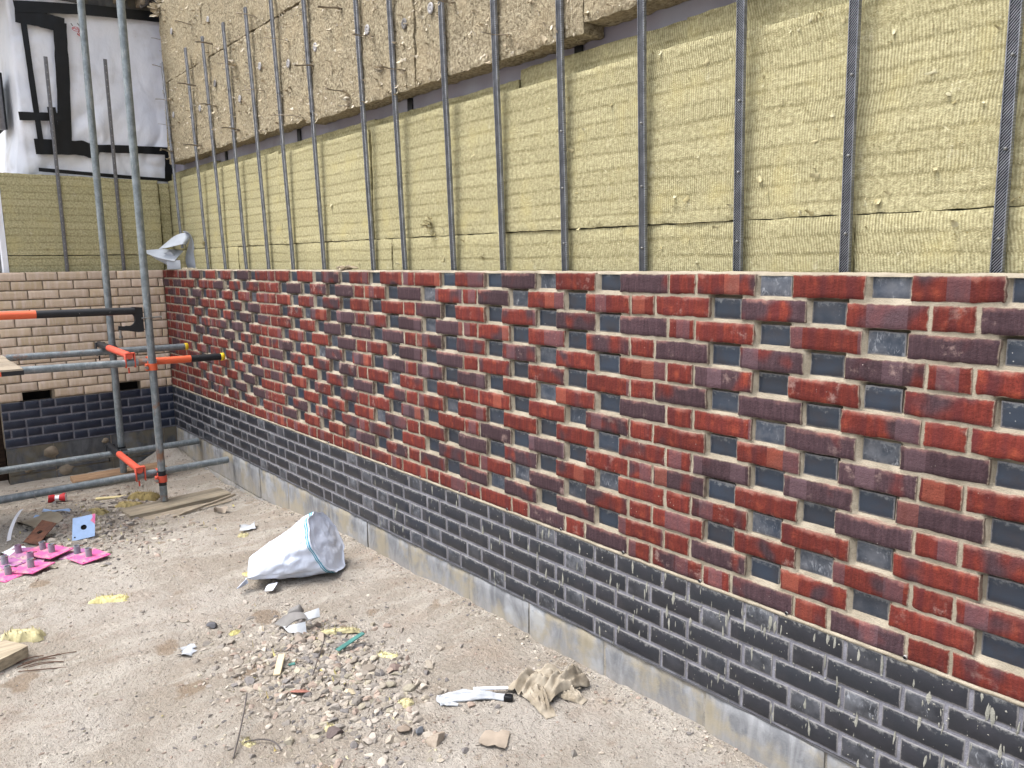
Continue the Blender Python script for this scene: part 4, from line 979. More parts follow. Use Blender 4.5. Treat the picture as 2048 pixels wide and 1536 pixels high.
# braces between the two rows of ledgers
for zt, dz in ((-.572, .012), (-1.405, .012)):
    tubeobj('transom', (SX1-.06, -.69, zt), (SX2-.03, -.695, zt-dz), [MT['black'], MT['redp']], [0]*4+[1]*7, n=12, r=.025)
# guard tube with black forked end
tubeobj('guard_tube', (L2+.055, -.645, -.268), (L2+.055, -2.4, -.25), [MT['black'], MT['orange']], [0]*20+[1]*39, n=60)
hk = [(-.135, .010), (-.118, -.012)]+[(-.083+.043*math.cos(a), -.058+.045*math.sin(a)) for a in np.linspace(math.radians(100), math.radians(-110), 16)]+[(-.112, -.104), (-.15, -.100), (-.152, -.128), (-.12, -.131), (-.03, -.150), (.012, -.150), (.014, .022), (-.05, .028)]
mb = MB(); mb.prism(hk, (L2+.055, SY2-.05, -.268), EY, EZ, EX, .02); fk = obj('fork_bracket', mb, MT['black'], scf, smooth=False, fixn=True)
mb = MB(); mb.tube([(L2+.055, SY2-.19, -.38), (L2+.055, SY2-.19, -.44)], .008, 10); mb.tube([(L2+.055, SY2-.19, -.435), (L2+.055, SY2-.19, -.455)], .013, 6); obj('bolt', mb, MT['steel'], fk)
mb = MB(); mb.tube([(SX2, SY2-.0, -.328), (SX2, SY2, -.316)], RT+.006, 20); mb.tube([(SX2+.02, SY2-.05, -.322), (SX2+.02, SY2+.085, -.318)], .006, 8); obj('clamp_ring', mb, MT['steel'], fk)
# couplers
def coupler(x, y, z, mat, lx, lz, s=1):
    mb = MB()
    an = np.linspace(math.radians(-130), math.radians(130), 18)
    def collar(c, ax, u_, v_, a0, w_=.024):
        an = np.linspace(a0-math.radians(140), a0+math.radians(140), 20)
        R1, R2 = RT+.001, RT+.006
        o_ = np.array([[c+ax*(-w_)+(u_*math.cos(a)+v_*math.sin(a))*R1, c+ax*(-w_)+(u_*math.cos(a)+v_*math.sin(a))*R2, c+ax*w_+(u_*math.cos(a)+v_*math.sin(a))*R2, c+ax*w_+(u_*math.cos(a)+v_*math.sin(a))*R1] for a in an])
        mb.grid(o_, wrap=True); mb.add(o_[0], [(0, 1, 2, 3)]); mb.add(o_[-1], [(3, 2, 1, 0)])
    c1 = np.array([x, y, z]); collar(c1, EZ, EX, EY, math.radians(10))
    c2 = np.array([lx, y, lz]); collar(c2, EY, EX, EZ, math.radians(180))
    mb.obox((x-.028, y-.0, z+.01), EX, EY, EZ, (.008, .026, .03), .003)
    for a, b in ((-.035, -.028), (.03, -.03)):
        mb.obox((x+a*.3, y+b-.012, z), EX, EY, EZ, (.012, .007, .024), .003)
    o = obj('coupler', mb, mat, scf, fixn=True); sharp(o)
    mb = MB(); cx_ = x+.034
    mb.tube([(x+.012, y-.05, z), (x+.052, y-.05, z)], .0065, 8); mb.tube([(x+.034, y-.05, z), (x+.05, y-.05, z)], .0125, 6)
    obj('bolt', mb, MT['steel'], o)
coupler(SX2, SY2, -.672, MT['orange'], L2, -.632); coupler(SX2, SY2, -1.50, MT['redp'], L2-.01, -1.464)
coupler(SX1, SY1, -.61, MT['black'], L1, -.615); coupler(SX1, SY1, -1.435, MT['black'], L1, -1.45)
for x, y, z, m in ((SX2-.045, -.69, -.62, 'redp'), (SX2-.045, -.69, -1.45, 'redp'), (SX1-.03, -.69, -.61, 'black'), (SX1-.03, -.69, -1.44, 'black')):
    mb = MB()
    for q in (-1, 1): mb.obox((x, y+q*.03, z), EX, EY, EZ, (.02, .004, .05), .002)
    mb.obox((x, y, z+.052), EX, EY, EZ, (.02, .034, .004), .002); mb.tube([(x+.0, y-.012, z-.05), (x, y-.012, z-.088)], .006, 8)
    obj('clip', mb, MT[m], scf)
# scaffold boards laid on the upper ledgers
for i, (x, lab) in enumerate(((-2.63, 'nearest scaffold board of the deck at the left edge, with black and orange banded end'), (-2.87, 'second scaffold board of the deck at the left edge'), (-3.11, 'third scaffold board of the deck at the left edge'), (-3.35, 'farthest scaffold board of the deck at the left edge'))):
    d = thing('scaffold_board', (x, -1.9, -.595), lab, 'scaffold board', 'scaffold deck boards')
    y1 = -1.392+.012*math.sin(i*3)
    mb = MB(); mb.obox((x, (y1-2.9)/2, -.582), EX, EY, EZ, (.112, (y1+2.9)/2, .019), .003); obj('plank', mb, MT['wood'], d)
    mb = MB(); mb.box((x-.1135, y1-.115, -.6025), (x+.1135, y1+.002, -.575)); obj('black_band', mb, MT['black'], d, smooth=False)
    mb = MB(); mb.box((x-.1135, y1-.36, -.6025), (x+.1135, y1-.1152, -.575)); obj('orange_band', mb, MT['orange'], d, smooth=False)
mb = MB(); mb.box((-3.5, -2.9, -.66), (-2.5, -1.62, -.603)); tag(obj('deck_bearer', mb, MT['wood'], origin=(-3, -2.2, -.66), smooth=False), 'timber bearer under the scaffold deck at the left edge', 'timber')
# sole boards
def plank(name, c, yaw, half, mat, label, cat='plank', group=None, tilt=0, bev=.004, warp=0):
    ax = np.array([math.cos(yaw)*math.cos(tilt), math.sin(yaw)*math.cos(tilt), math.sin(tilt)]); ay = np.array([-math.sin(yaw), math.cos(yaw), 0]); az = np.cross(ax, ay)
    mb = MB(); n = 24; nw = 5
    S = np.linspace(-half[0], half[0], n); Wd = np.linspace(-half[1], half[1], nw)
    A, B = np.meshgrid(S, Wd, indexing='ij'); q = c[0]*5
    jag = np.where(np.abs(A) > half[0]-1e-6, .006*vn(B*60+q, 2), 0)
    Bj = B+np.where(np.abs(B) > half[1]-1e-6, .003*vn(A*14+q, 5), 0)
    C = half[2]+.0015*fbm(A*4+q, B*60, 1, 3)
    T = np.asarray(c)+(A+jag)[..., None]*ax+Bj[..., None]*ay+C[..., None]*az
    D = T-az*half[2]*2
    mb.grid(T); mb.grid(D, flip=True)
    per = [(i, 0) for i in range(n)]+[(n-1, j) for j in range(1, nw)]+[(i, nw-1) for i in range(n-2, -1, -1)]+[(0, j) for j in range(nw-2, 0, -1)]
    TT = np.array([T[i, j] for i, j in per]); DD = np.array([D[i, j] for i, j in per])
    mb.grid(np.stack([TT, DD]), wrap=True)
    o = obj(name, mb, mat, origin=c, fixn=True); sharp(o, 40); return tag(o, label, cat, group)
plank('sole_board', (-2.85, -.48, -1.690), math.radians(95.4), (.365, .115, .016), mat_wood('sole_timber_near', lin(124, 115, 100), lin(160, 149, 130), (0, 0, math.radians(-6))), 'weathered timber sole board under the nearer scaffold upright')
plank('board_offcut', (-2.675, -.45, -1.712), math.radians(93), (.31, .05, .014), MT['wood'], 'dark timber offcut lying under the front edge of the nearer sole board')
plank('timber_batten', (-2.60, -.36, -1.675), math.radians(104), (.25, .009, .008), MT['wood'], 'thin grey timber batten leaning along the nearer sole board', 'batten', tilt=.07)
plank('sole_board', (-3.85, -.63, -1.648), math.radians(89), (.345, .12, .018), mat_wood('sole_timber_far', lin(120, 96, 76), lin(152, 126, 100)), 'brown timber sole board under the farther scaffold upright, by the end wall')

# ================================================================ things on the wall top
fs = thing('folded_sheet', (-4.13, .06, .0), 'folded pale grey damp proof sheet wedged in the wall corner on top of the bricks', 'folded sheet')
def ribbon(name, prof, p0, ext, n=14, flare=0.0):
    """a profile of 3D points swept by the vector ext"""
    prof = np.array(prof, float); ext = np.array(ext, float)
    c = prof.mean(0); rows_ = []
    for s in np.linspace(0, 1, n):
        rows_.append(np.asarray(p0)+c+(prof-c)*(1+flare*s)+ext*s)
    P = np.array(rows_); mb = MB(); mb.grid(P)
    return P
def bez(pts, n=24):
    pts = np.array(pts, float); t = np.linspace(0, 1, n)[:, None]; k = len(pts)-1; r = 0
    for i, p in enumerate(pts): r = r+math.comb(k, i)*(t**i)*((1-t)**(k-i))*p
    return r
def two_sided(name, P, mat, parent, th=.003):
    du = np.gradient(P, axis=0); dv = np.gradient(P, axis=1); nn = np.cross(du, dv); nn /= np.linalg.norm(nn, axis=-1)[..., None]+1e-9
    mb = MB(); mb.grid(P); mb.grid(P-nn*th, flip=True)
    a = np.concatenate([P[0], P[1:, -1], P[-1, -2::-1], P[-2:0:-1, 0]]); Q = P-nn*th
    b = np.concatenate([Q[0], Q[1:, -1], Q[-1, -2::-1], Q[-2:0:-1, 0]])
    mb.grid(np.stack([a, b]), wrap=True)
    o = obj(name, mb, mat, parent, fixn=True); return o
# ruled sheets between two edge curves, in the plane facing the camera (right = r_, up = z)
rr_ = np.array([R_[0], R_[1], 0])/math.hypot(R_[0], R_[1]); ff_ = np.array([F_[0], F_[1], 0])/math.hypot(F_[0], F_[1])
def fp(a, h, d=0.0): return np.array([-4.13, .06, 0])+rr_*a+EZ*h+ff_*d
def ruled(A, B, n=20): 
    A, B = bez(A, n), bez(B, n); return np.stack([A*(1-s)+B*s for s in np.linspace(0, 1, 8)])
two_sided('upper_fold', ruled([fp(-.12, .25, .07), fp(-.05, .31, .06), fp(.04, .335, .05), fp(.10, .335, .03), fp(.115, .29, .0), fp(.08, .25, .03)], [fp(-.135, .18, -.09), fp(-.06, .19, -.09), fp(.03, .205, -.09), fp(.075, .235, -.09), fp(.085, .22, -.06), fp(.07, .205, -.02)]), MT['fold'], fs)
two_sided('back_fold', ruled([fp(.06, .33, -.03), fp(.16, .34, .0), fp(.13, .16, .04), fp(.11, .05, .0), fp(.155, .008, .0)], [fp(.05, .31, .08), fp(.10, .31, .09), fp(.06, .2, .09), fp(-.02, .1, .06), fp(.05, .008, .06)]), MT['fold'], fs)
two_sided('middle_fold', ruled([fp(-.29, .175, .02), fp(-.15, .19, .04), fp(-.02, .175, .04), fp(.03, .165, .02)], [fp(-.26, .150, -.06), fp(-.15, .10, -.09), fp(-.05, .085, -.09), fp(-.015, .075, -.08)]), MT['fold'], fs)
two_sided('lower_fold', ruled([fp(-.25, .12, .03), fp(-.15, .06, .0), fp(-.08, .04, .0), fp(-.06, .01, .0)], [fp(-.05, .16, -.05), fp(-.02, .12, -.03), fp(.0, .06, -.02), fp(-.0, .01, .0)]), MT['fold'], fs)
two_sided('front_tab', ruled([fp(-.08, .075, -.075), fp(-.075, .04, -.08), fp(-.08, .008, -.075)], [fp(.03, .085, -.06), fp(.035, .04, -.065), fp(.03, .008, -.06)]), MT['fold'], fs)
mb = MB()
def lump(mb, c, r, rg, col=None, sq=.6, sub=2, rough=.35, mat=0, rot=None):
    import bmesh as bmm
    if not hasattr(lump, 'ico'):
        lump.ico = {}
        for sb in (1, 2, 3):
            b = bmm.new(); bmm.ops.create_icosphere(b, subdivisions=sb, radius=1); b.verts.ensure_lookup_table()
            lump.ico[sb] = (np.array([v.co[:] for v in b.verts]), [[v.index for v in f.verts] for f in b.faces]); b.free()
    V, F = lump.ico[sub]
    q = rg.uniform(0, 99)
    d = 1+rough*fbm(V[:, 0]*1.1+q, V[:, 1]*1.1, V[:, 2]*1.1+q, 3)
    # facet the stone with a few random cutting planes
    W = V*d[:, None]
    for _ in range(7):
        n_ = rg.normal(size=3); n_ /= np.linalg.norm(n_); h = rg.uniform(.25, .75); dd = W@n_; W = W-np.clip(dd-h, 0, None)[:, None]*n_
    W = W*np.array([1, rg.uniform(.55, .95), sq*rg.uniform(.7, 1.1)])
    a = rg.uniform(0, 6.28) if rot is None else rot; ca, sa = math.cos(a), math.sin(a); tl = rg.normal()*.25; ct, st_ = math.cos(tl), math.sin(tl)
    W = W@np.array([[1, 0, 0], [0, ct, st_], [0, -st_, ct]])@np.array([[ca, sa, 0], [-sa, ca, 0], [0, 0, 1]])
    mb.add(np.asarray(c)+W*r, F, mat, col)
rs = np.random.default_rng(31)
for q in range(16): lump(mb, (-1.09+rs.normal()*.036, .055+rs.normal()*.013, .012+abs(rs.normal())*.008), rs.uniform(.015, .038), rs, (*lin(*[(150, 138, 116), (124, 112, 92), (172, 160, 138)][q % 3])[:3], 1), .35, 2, .5)
tag(obj('flat_wool_scrap', mb, MT['stone'], origin=(-1.09, .055, .005)), 'flat crumbling scrap of old insulation lying on the wall top', 'scrap')
for i, (x, lab) in enumerate(((-3.72, 'pale mortar dollop on the wall top near the corner'), (-3.9, 'small pale crumb on the wall top nearest the corner'))):
    mb = MB()
    for q in range(6): lump(mb, (x+rs.normal()*.03, .04+rs.normal()*.012, .012), rs.uniform(.012, .022), rs, lin(206, 196, 172), .5, 2)
    tag(obj('mortar_dollop', mb, MT['stone'], origin=(x, .04, .005)), lab, 'mortar')

# ================================================================ white sack
sk = thing('white_sack', (-.72, -.5, float(gz(-.72, -.5))), 'crumpled white woven sack lying on its side with teal stripes round its open end', 'sack')
gs = float(gbase(-.7, -.5))+.012
tipc, endc = np.array([-.86, -.70, gs+.055]), np.array([-.70, -.33, gs+.155])
NR, NA = 48, 96
an = np.linspace(0, 2*math.pi, NA, endpoint=False)
def sackring(t):
    c = tipc+(endc-tipc)*t
    axd = (endc-tipc)/np.linalg.norm(endc-tipc)
    n0 = axd; n1 = np.array([.66, .62, .45]); n1 /= np.linalg.norm(n1)
    nn = n0*(1-t**2)+n1*t**2; nn /= np.linalg.norm(nn)
    a = np.cross(EZ, nn); a /= np.linalg.norm(a); b = np.cross(nn, a)
    wa = .135+.02*t**.7; hb = .018+.140*t**.75
    sq = 1-.35*t
    P = c+np.sign(np.cos(an))[:, None]*(np.abs(np.cos(an))**(1-.25*(1-t)))[:, None]*a*wa+np.sin(an)[:, None]*b*hb
    cr = .016*fbm(np.cos(an)*2.6+t*2, np.sin(an)*2.6, t*5, 4)+.022*(1-np.abs(fbm(np.cos(an)*1.6+5, np.sin(an)*1.6+t*1.2, t*2.5+8, 2))*2.2)*(.4+.6*t)
    cr = cr*.8+.003*fbm(np.cos(an)*5+3, np.sin(an)*5, t*9, 3)+.006*(1-np.abs(fbm(np.cos(an)*3+t*1.0, np.sin(an)*3-t*2, t*3, 2))*3)*t
    out = (P-c); out /= np.linalg.norm(out, axis=1)[:, None]
    P = P+out*cr[:, None]
    P[:, 2] = np.maximum(P[:, 2], gs+.004+.004*np.cos(an*3))
    return P, nn, c
rings = [sackring(t) for t in np.linspace(0, 1, NR)]
P = np.array([r[0] for r in rings])
lastP, lastn, lastc = rings[-1]
cap = []
for s in (.985, .96, .92, .87, .81, .75, .68, .6, .52, .44, .36, .28, .2, .13, .07, .015):
    q = lastc+(lastP-lastc)*s
    dpt = (.012*(1-s)**.8-.010*min(1, (1-s)*14)+min(1, (1-s)*5)*(.012*fbm(q[:, 0]*11, q[:, 1]*11, q[:, 2]*11, 4)+.014*np.abs(fbm(q[:, 0]*7+3, q[:, 1]*7+2*q[:, 2], q[:, 2]*12, 3))))
    cap.append(q+lastn*dpt[:, None])
tipcap = [rings[0][2]+(P[0]-rings[0][2])*.5]
mb = MB(); mb.grid(np.concatenate([np.array(tipcap), P, np.array(cap)]), wrap=True, flip=True)
obj('sack_body', mb, MT['sack'], sk, fixn=True)
mb = MB()
for t0, t1 in ((.955, .972), (.925, .938)):
    A = []
    for t in np.linspace(t0, t1, 3):
        p_, n_, c_ = sackring(t); o_ = p_-c_; o_ /= np.linalg.norm(o_, axis=1)[:, None]; A.append(p_+o_*.0025)
    mb.grid(np.array(A), wrap=True, flip=True)
obj('teal_stripes', mb, MT['teal'], sk, fixn=True)
mb = MB()
P_ = ruled([P[0][45]+np.array([0, 0, .0]), P[0][54]+np.array([-.02, -.01, -.01]), P[0][66]+np.array([.0, -.02, -.0])], [P[0][45]+np.array([.03, -.07, -.03]), P[0][57]+np.array([.02, -.06, -.03]), P[0][69]+np.array([.05, -.03, -.02])])
two_sided('sack_flap', P_, MT['sack'], sk)
p0 = np.array([-.70, -.66, gs+.006]); two_sided('sack_tail', ruled([p0, p0+np.array([.03, -.03, .012]), p0+np.array([.06, -.05, -.003])], [p0+np.array([.03, .03, .01]), p0+np.array([.06, .02, .02]), p0+np.array([.085, -.02, .0])]), MT['sack'], sk)

# ================================================================ base plates
def baseplate(x, y, yaw, half, tilt, spig, pm, lab, lift=0.0, group='pink steel base plates with tube spigots', sm='spigot', dirt=True):
    z = float(gz(x, y))+.006+lift
    t = thing('base_plate', (x, y, z), lab, 'base plate', group)
    ax = np.array([math.cos(yaw), math.sin(yaw), tilt[0]]); ax /= np.linalg.norm(ax); ay = np.array([-math.sin(yaw), math.cos(yaw), tilt[1]]); ay -= ax*(ax@ay); ay /= np.linalg.norm(ay); az = np.cross(ax, ay)
    mb = MB(); mb.obox((x, y, z), ax, ay, az, (half, half, .003), .0012); obj('plate', mb, MT[pm], t)
    c = np.array([x, y, z])
    mb = MB()
    for a, b in ((-.8, -.8), (.8, .8), (.8, -.8), (-.8, .8)):
        q = c+ax*half*a+ay*half*b+az*.0034; N = 10
        mb.add([q+ax*.0045*math.cos(2*math.pi*i/N)+ay*.0045*math.sin(2*math.pi*i/N) for i in range(N)], [list(range(N))])
    obj('nail_holes', mb, MT['void'], t)
    if spig:
        H = .047; N = 22; aa = np.linspace(0, 2*math.pi, N, endpoint=False)
        prof = [(.0175, 0), (.0175, H), (.0145, H), (.0145, .012), (.001, .012)]
        mb = MB(); mb.grid(np.array([c+az*(h_+.003)+r_*(np.cos(aa)[:, None]*ax+np.sin(aa)[:, None]*ay) for r_, h_ in prof]), wrap=True)
        o = obj('spigot', mb, MT[sm], t, fixn=True); sharp(o, 50)
        mb = MB(); mb.tube([c+az*.05+ax*.016, c+az*.05+ax*.036], .0028, 6); obj('pin', mb, MT['rust'], t)
    if dirt:
        mb = MB(); rd = np.random.default_rng(int(abs(x*1000)))
        for _ in range(16):
            a, b = rd.uniform(-.9, .9, 2); lump(mb, c+ax*half*a+ay*half*b+az*.004, rd.uniform(.002, .006), rd, (*(np.array(lin(190, 172, 150)[:3])*rd.uniform(.7, 1.1)), 1), .5, 1)
        d = obj('grit', mb, MT['stone'], t); tag(d, kind='stuff')
    return t
baseplate(-2.24, -1.554, .9, .078, (.03, .02), 1, 'mauve', 'dusty mauve base plate at the back left of the pile, its spigot streaked pink', .004, sm='spigotp')
baseplate(-2.183, -1.437, .5, .076, (.0, .05), 1, 'pink', 'pink base plate at the back of the plate pile, touching the rusty plate', .006)
baseplate(-2.032, -1.414, .55, .080, (.02, .03), 1, 'pink', 'clean bright pink base plate in the middle of the plate pile', .022)
baseplate(-1.97, -1.296, 1.0, .074, (.0, .02), 1, 'mauve', 'mauve base plate half under the rightmost pink plate', .003)
baseplate(-1.80, -1.268, .30, .082, (-.01, .02), 1, 'pink', 'rightmost pink base plate of the pile, dusted with grit', .010)
baseplate(-2.023, -1.523, 1.1, .078, (.0, .0), 1, 'mauve', 'mauve base plate with a stained spigot behind the front pink plate', .004, sm='spigotp')
baseplate(-1.823, -1.548, .72, .082, (.02, -.02), 1, 'pink', 'front pink base plate of the pile with sharp right corner', .016)
baseplate(-2.041, -1.645, .3, .076, (.0, .0), 1, 'mauve', 'mauve base plate cut by the left edge of the photo', .004)
baseplate(-1.815, -1.655, .55, .078, (-.02, .02), 1, 'pink', 'lowest pink base plate at the left edge of the photo', .002)
# blue-grey plate leaning on the debris and the rusty plate
def flatplate(name, corners, th, mat, hole, lab, group=None):
    C = np.array(corners, float); c = C.mean(0)
    t = thing(name, tuple(c), lab, 'steel plate', group)
    ax = C[1]-C[0]; ay = C[3]-C[0]; nn = np.cross(ax, ay); nn /= np.linalg.norm(nn)
    if nn@(np.array(CAM)-c) < 0: nn = -nn
    hc = C[0]+ax*hole[0]+ay*hole[1]; N = 24
    ux = ax/np.linalg.norm(ax); uy = np.cross(nn, ux)
    outer = []
    for i in range(N):
        a = 2*math.pi*(i+.5)/N-2.36
        s = i*4/N; j = int(s); f = s-j
        outer.append(C[j]*(1-f)+C[(j+1) % 4]*f)
    outer = np.array(outer)
    dirs = outer-hc; dirs /= np.linalg.norm(dirs, axis=1)[:, None]
    inner = hc+dirs*hole[2]
    mb = MB(); mb.grid(np.array([inner-nn*th, inner, outer, outer-nn*th, inner-nn*th]), wrap=True)
    o = obj('plate', mb, mat, t, fixn=True, smooth=False)
    mb = MB()
    for a, b in ((.12, .14), (.86, .84)):
        q = C[0]+ax*a+ay*b+nn*.0006; mb.add([q+ux*.005*math.cos(k_*.7)+uy*.005*math.sin(k_*.7) for k_ in range(9)], [list(range(9))])
    obj('nail_holes', mb, MT['void'], t, fixn=True)
    mb = MB(); q = hc-nn*(th+.004); mb.add([q+(ux*math.cos(k_*.5236)+uy*math.sin(k_*.5236))*hole[2]*1.15 for k_ in range(12)], [list(range(12))]); obj('hole_shadow_disc', mb, MT['void'], t, fixn=True)  # black disc painted in as the shade behind the hole
    return t, nn, C
zb = float(gz(-2.28, -1.2))
bp, nn, C = flatplate('blue_grey_plate', [(-2.290, -1.268, zb+.0), (-2.265, -1.145, zb+.012), (-2.345, -1.115, zb+.132), (-2.372, -1.238, zb+.120)], .004, MT['bluep'], (.5, .5, .017), 'blue grey steel plate with a round centre hole, propped up on the debris')
mb = MB(); q = C[2]+nn*.0008; e1 = (C[1]-C[2])/np.linalg.norm(C[1]-C[2]); e2 = (C[3]-C[2])/np.linalg.norm(C[3]-C[2])
mb.add([q, q+e1*.075, q+e1*.06+e2*.008, q+e1*.04+e2*.026, q+e1*.02+e2*.014, q+e2*.02], [list(range(6))]); obj('pink_paint_mark', mb, MT['pink'], bp, fixn=True)
zb = float(gz(-2.5, -1.42))
flatplate('rusty_plate', [(-2.47, -1.50, zb+.018), (-2.37, -1.44, zb+.012), (-2.50, -1.31, zb+.085), (-2.62, -1.37, zb+.09)], .005, MT['rust'], (.5, .5, .017), 'rusty brown steel plate with a ragged centre hole, tilted on the debris')

# ================================================================ rag, plastic, papers, offcuts
def at(x, y, h=0.0): return np.array([x, y, float(gz(x, y))+h])
def cloth_strip(mb, path, w0, w1, hgt, seed, nw=33, n=44, fold=3.0):
    path = bez(path, n); d = np.gradient(path, axis=0); d[:, 2] = 0; d /= np.linalg.norm(d, axis=1)[:, None]+1e-9
    nn = np.stack([-d[:, 1], d[:, 0], np.zeros(n)], -1)
    s = np.linspace(-1, 1, nw); P = np.zeros((n, nw, 3))
    for i in range(n):
        t = i/(n-1); w = (w0*(1-t)+w1*t)*(1+.12*vn(t*5, seed))
        pr = np.clip(1-s**2, 0, 1)**.6
        f = -.55*np.abs(np.sin(s*fold*.9+seed+t*3.5+1.6*vn(t*4, seed)+1.2*vn(s*2, t*3, seed)))**.7+.8*fbm(s*3.2+seed, t*7, 3, 4)+.3
        h = hgt*(math.sin(math.pi*min(1, t*1.15+.08))**.5)*pr*(1+f)
        P[i] = path[i]+nn[i]*(s*w*(1+.15*vn(t*9+seed, s*2)))[:, None]+EZ*(h+.004)[:, None]
    mb.grid(P, flip=True); mb.grid(P-EZ*.003)
mb = MB()
cloth_strip(mb, [at(.905, -.36), at(.88, -.26, .03), at(.95, -.17, .03), at(1.02, -.20, .01)], .055, .05, .05, 1.3, fold=5)
cloth_strip(mb, [at(1.0, -.10), at(.99, -.17, .03), at(.98, -.25, .04), at(.99, -.33, .0)], .04, .045, .055, 4.1, fold=4)
cloth_strip(mb, [at(.92, -.30), at(.98, -.33, .02), at(1.04, -.345, .01), at(1.09, -.36)], .05, .018, .035, 7.7, fold=6)
cloth_strip(mb, [at(1.0, -.22), at(1.06, -.21, .01), at(1.10, -.20)], .035, .02, .025, 9.2, fold=6)
tag(obj('dirty_rag', mb, MT['rag'], origin=tuple(at(.97, -.25)), fixn=False), 'stiff dirty beige rag crumpled on the ground near the concrete base', 'rag')
pw = thing('torn_plastic', tuple(at(.8, -.46)), 'torn scrap of thin white plastic with a white stick, left of the dirty rag', 'plastic scrap')
mb = MB(); cloth_strip(mb, [at(.73, -.60), at(.77, -.50, .01), at(.82, -.44, .01), at(.88, -.40)], .035, .022, .014, 2.2, fold=9); cloth_strip(mb, [at(.72, -.57), at(.74, -.62, .01), at(.80, -.56, .0)], .022, .01, .012, 5.2, fold=7)
obj('plastic_film', mb, MT['plastic'], pw)
mb = MB(); mb.tube([at(.775, -.47, .022), at(.855, -.365, .02)], .006, 8); obj('white_stick', mb, MT['membrane'], pw)
mb = MB(); mb.obox(at(.90, -.40, .012), (.8, .6, 0), (-.6, .8, 0), EZ, (.016, .012, .011), .002); tag(obj('black_clip', mb, MT['dark'], origin=tuple(at(.90, -.40)))
    , 'small black clip at the end of the torn white plastic', 'clip')
def sheet(name, pts, curl, mat, lab, cat, seed=1, h=.006):
    """small torn sheet: irregular quad with a curl"""
    c = [np.array([q[0], q[1], 0.0]) for q in pts]; n = 10; P = np.zeros((n, n, 3))
    for i in range(n):
        for j in range(n):
            u, v = i/(n-1), j/(n-1)
            q = c[0]*(1-u)*(1-v)+c[1]*u*(1-v)+c[2]*u*v+c[3]*(1-u)*v
            q = q+np.array([.008*float(vn(u*4+seed, v*4)), .008*float(vn(u*4, v*4+seed)), 0])*(1 if i in (0, n-1) or j in (0, n-1) else .3)
            z = float(gz(q[0], q[1]))+h+curl*(math.sin(math.pi*u)*.6+abs(v-.5)**2*1.5)+curl*.4*float(vn(u*3, v*3, seed))
            P[i, j] = (q[0], q[1], max(z, float(gz(q[0], q[1]))+.002))
    nn = np.cross(np.gradient(P, axis=0), np.gradient(P, axis=1)); nn /= np.linalg.norm(nn, axis=-1)[..., None]+1e-9
    mb = MB(); mb.grid(P); mb.grid(P-nn*.0015, flip=True)
    o = obj(name, mb, mat, origin=tuple(P.mean((0, 1))), fixn=False); return tag(o, lab, cat)
sheet('brown_paper', [(1.05, -.66), (1.13, -.60), (1.06, -.53), (1.01, -.60)], .012, MT['card'], 'torn brown paper scrap lying at the bottom of the photo', 'paper', 3)
sheet('paper_scrap', [(-.33, -1.22), (-.29, -1.21), (-.30, -1.15), (-.34, -1.17)], .012, MT['plastic'], 'crumpled white scrap at the left of the rubble heap', 'scrap', 5)
sheet('paper_scrap', [(-.27, -1.24), (-.23, -1.20), (-.26, -1.17), (-.30, -1.21)], .01, MT['plastic'], 'second white scrap, folded, just below the other at the left of the rubble heap', 'scrap', 8)
sheet('cellophane_scrap', [(-1.76, -.42), (-1.68, -.44), (-1.63, -.36), (-1.74, -.33)], .03, MT['plastic'], 'crumpled clear white wrapper behind the white sack', 'wrapper', 11)
sheet('cellophane_scrap', [(-2.42, -.36), (-2.36, -.36), (-2.35, -.29), (-2.40, -.28)], .05, MT['card'], 'upright pale wrapper in front of the nearer sole board', 'wrapper', 14)
sheet('plastic_sheet', [(-2.95, -1.50), (-2.62, -1.40), (-2.78, -1.22), (-3.05, -1.30)], .035, mat_plain('dull_film', lin(150, 140, 122), .4, .25), 'dull olive plastic film over the debris by the rusty plate', 'plastic sheet', 17)
sheet('plastic_offcut', [(-2.35, -1.66), (-2.22, -1.60), (-2.30, -1.50), (-2.42, -1.56)], .02, MT['membrane'], 'white plastic offcut behind the mauve plate at the left', 'offcut', 19)
for i, (p, lab) in enumerate((([(-3.12, -1.28), (-3.09, -1.30), (-2.98, -1.16), (-3.01, -1.14)], 'pale blue offcut strip in the debris, farther one'), ([(-2.97, -1.36), (-2.94, -1.37), (-2.90, -1.27), (-2.93, -1.26)], 'pale blue offcut strip in the debris, nearer one'))):
    sheet('plastic_strip', p, .015, MT['bluep'], lab, 'strip', 23+i, h=.015)
mb = MB(); pt = bez([at(-2.62, -1.56, .01), at(-2.66, -1.55, .05), at(-2.80, -1.50, .10), at(-3.0, -1.43, .085)], 20)
mb.grid(np.stack([pt+np.array([.006, -.01, 0])*1.2, pt, pt-np.array([.006, -.01, 0])*1.2])); tag(obj('white_strap', mb, MT['membrane'], origin=tuple(at(-2.7, -1.52)), fixn=False), 'curved white strap arching over the debris at the left', 'strap')
cn = thing('crushed_can', tuple(at(-3.46, -1.15)), 'crushed red and white can on the ground below the lower ledger', 'can')
mb = MB(); mb2 = MB(); c = at(-3.46, -1.15, .03); aa = np.linspace(0, 2*math.pi, 16, endpoint=False); R = []
for t in np.linspace(-1, 1, 9): R.append([c+np.array([.35, .94, 0])*t*.055+np.array([-.94, .35, 0])*math.cos(a)*.03*(1-.25*math.cos(t*3))+EZ*math.sin(a)*(.024-.009*math.cos(t*4))+np.array([.004, .003, .004])*float(vn(t*6, a*2)) for a in aa])
R = np.array(R); mb.grid(R[:4], wrap=True); mb.grid(R[5:], wrap=True); mb2.grid(R[3:6]*1.0, wrap=True); mb2.add(R[0], [list(range(16))]); mb2.add(R[-1], [list(range(16))])
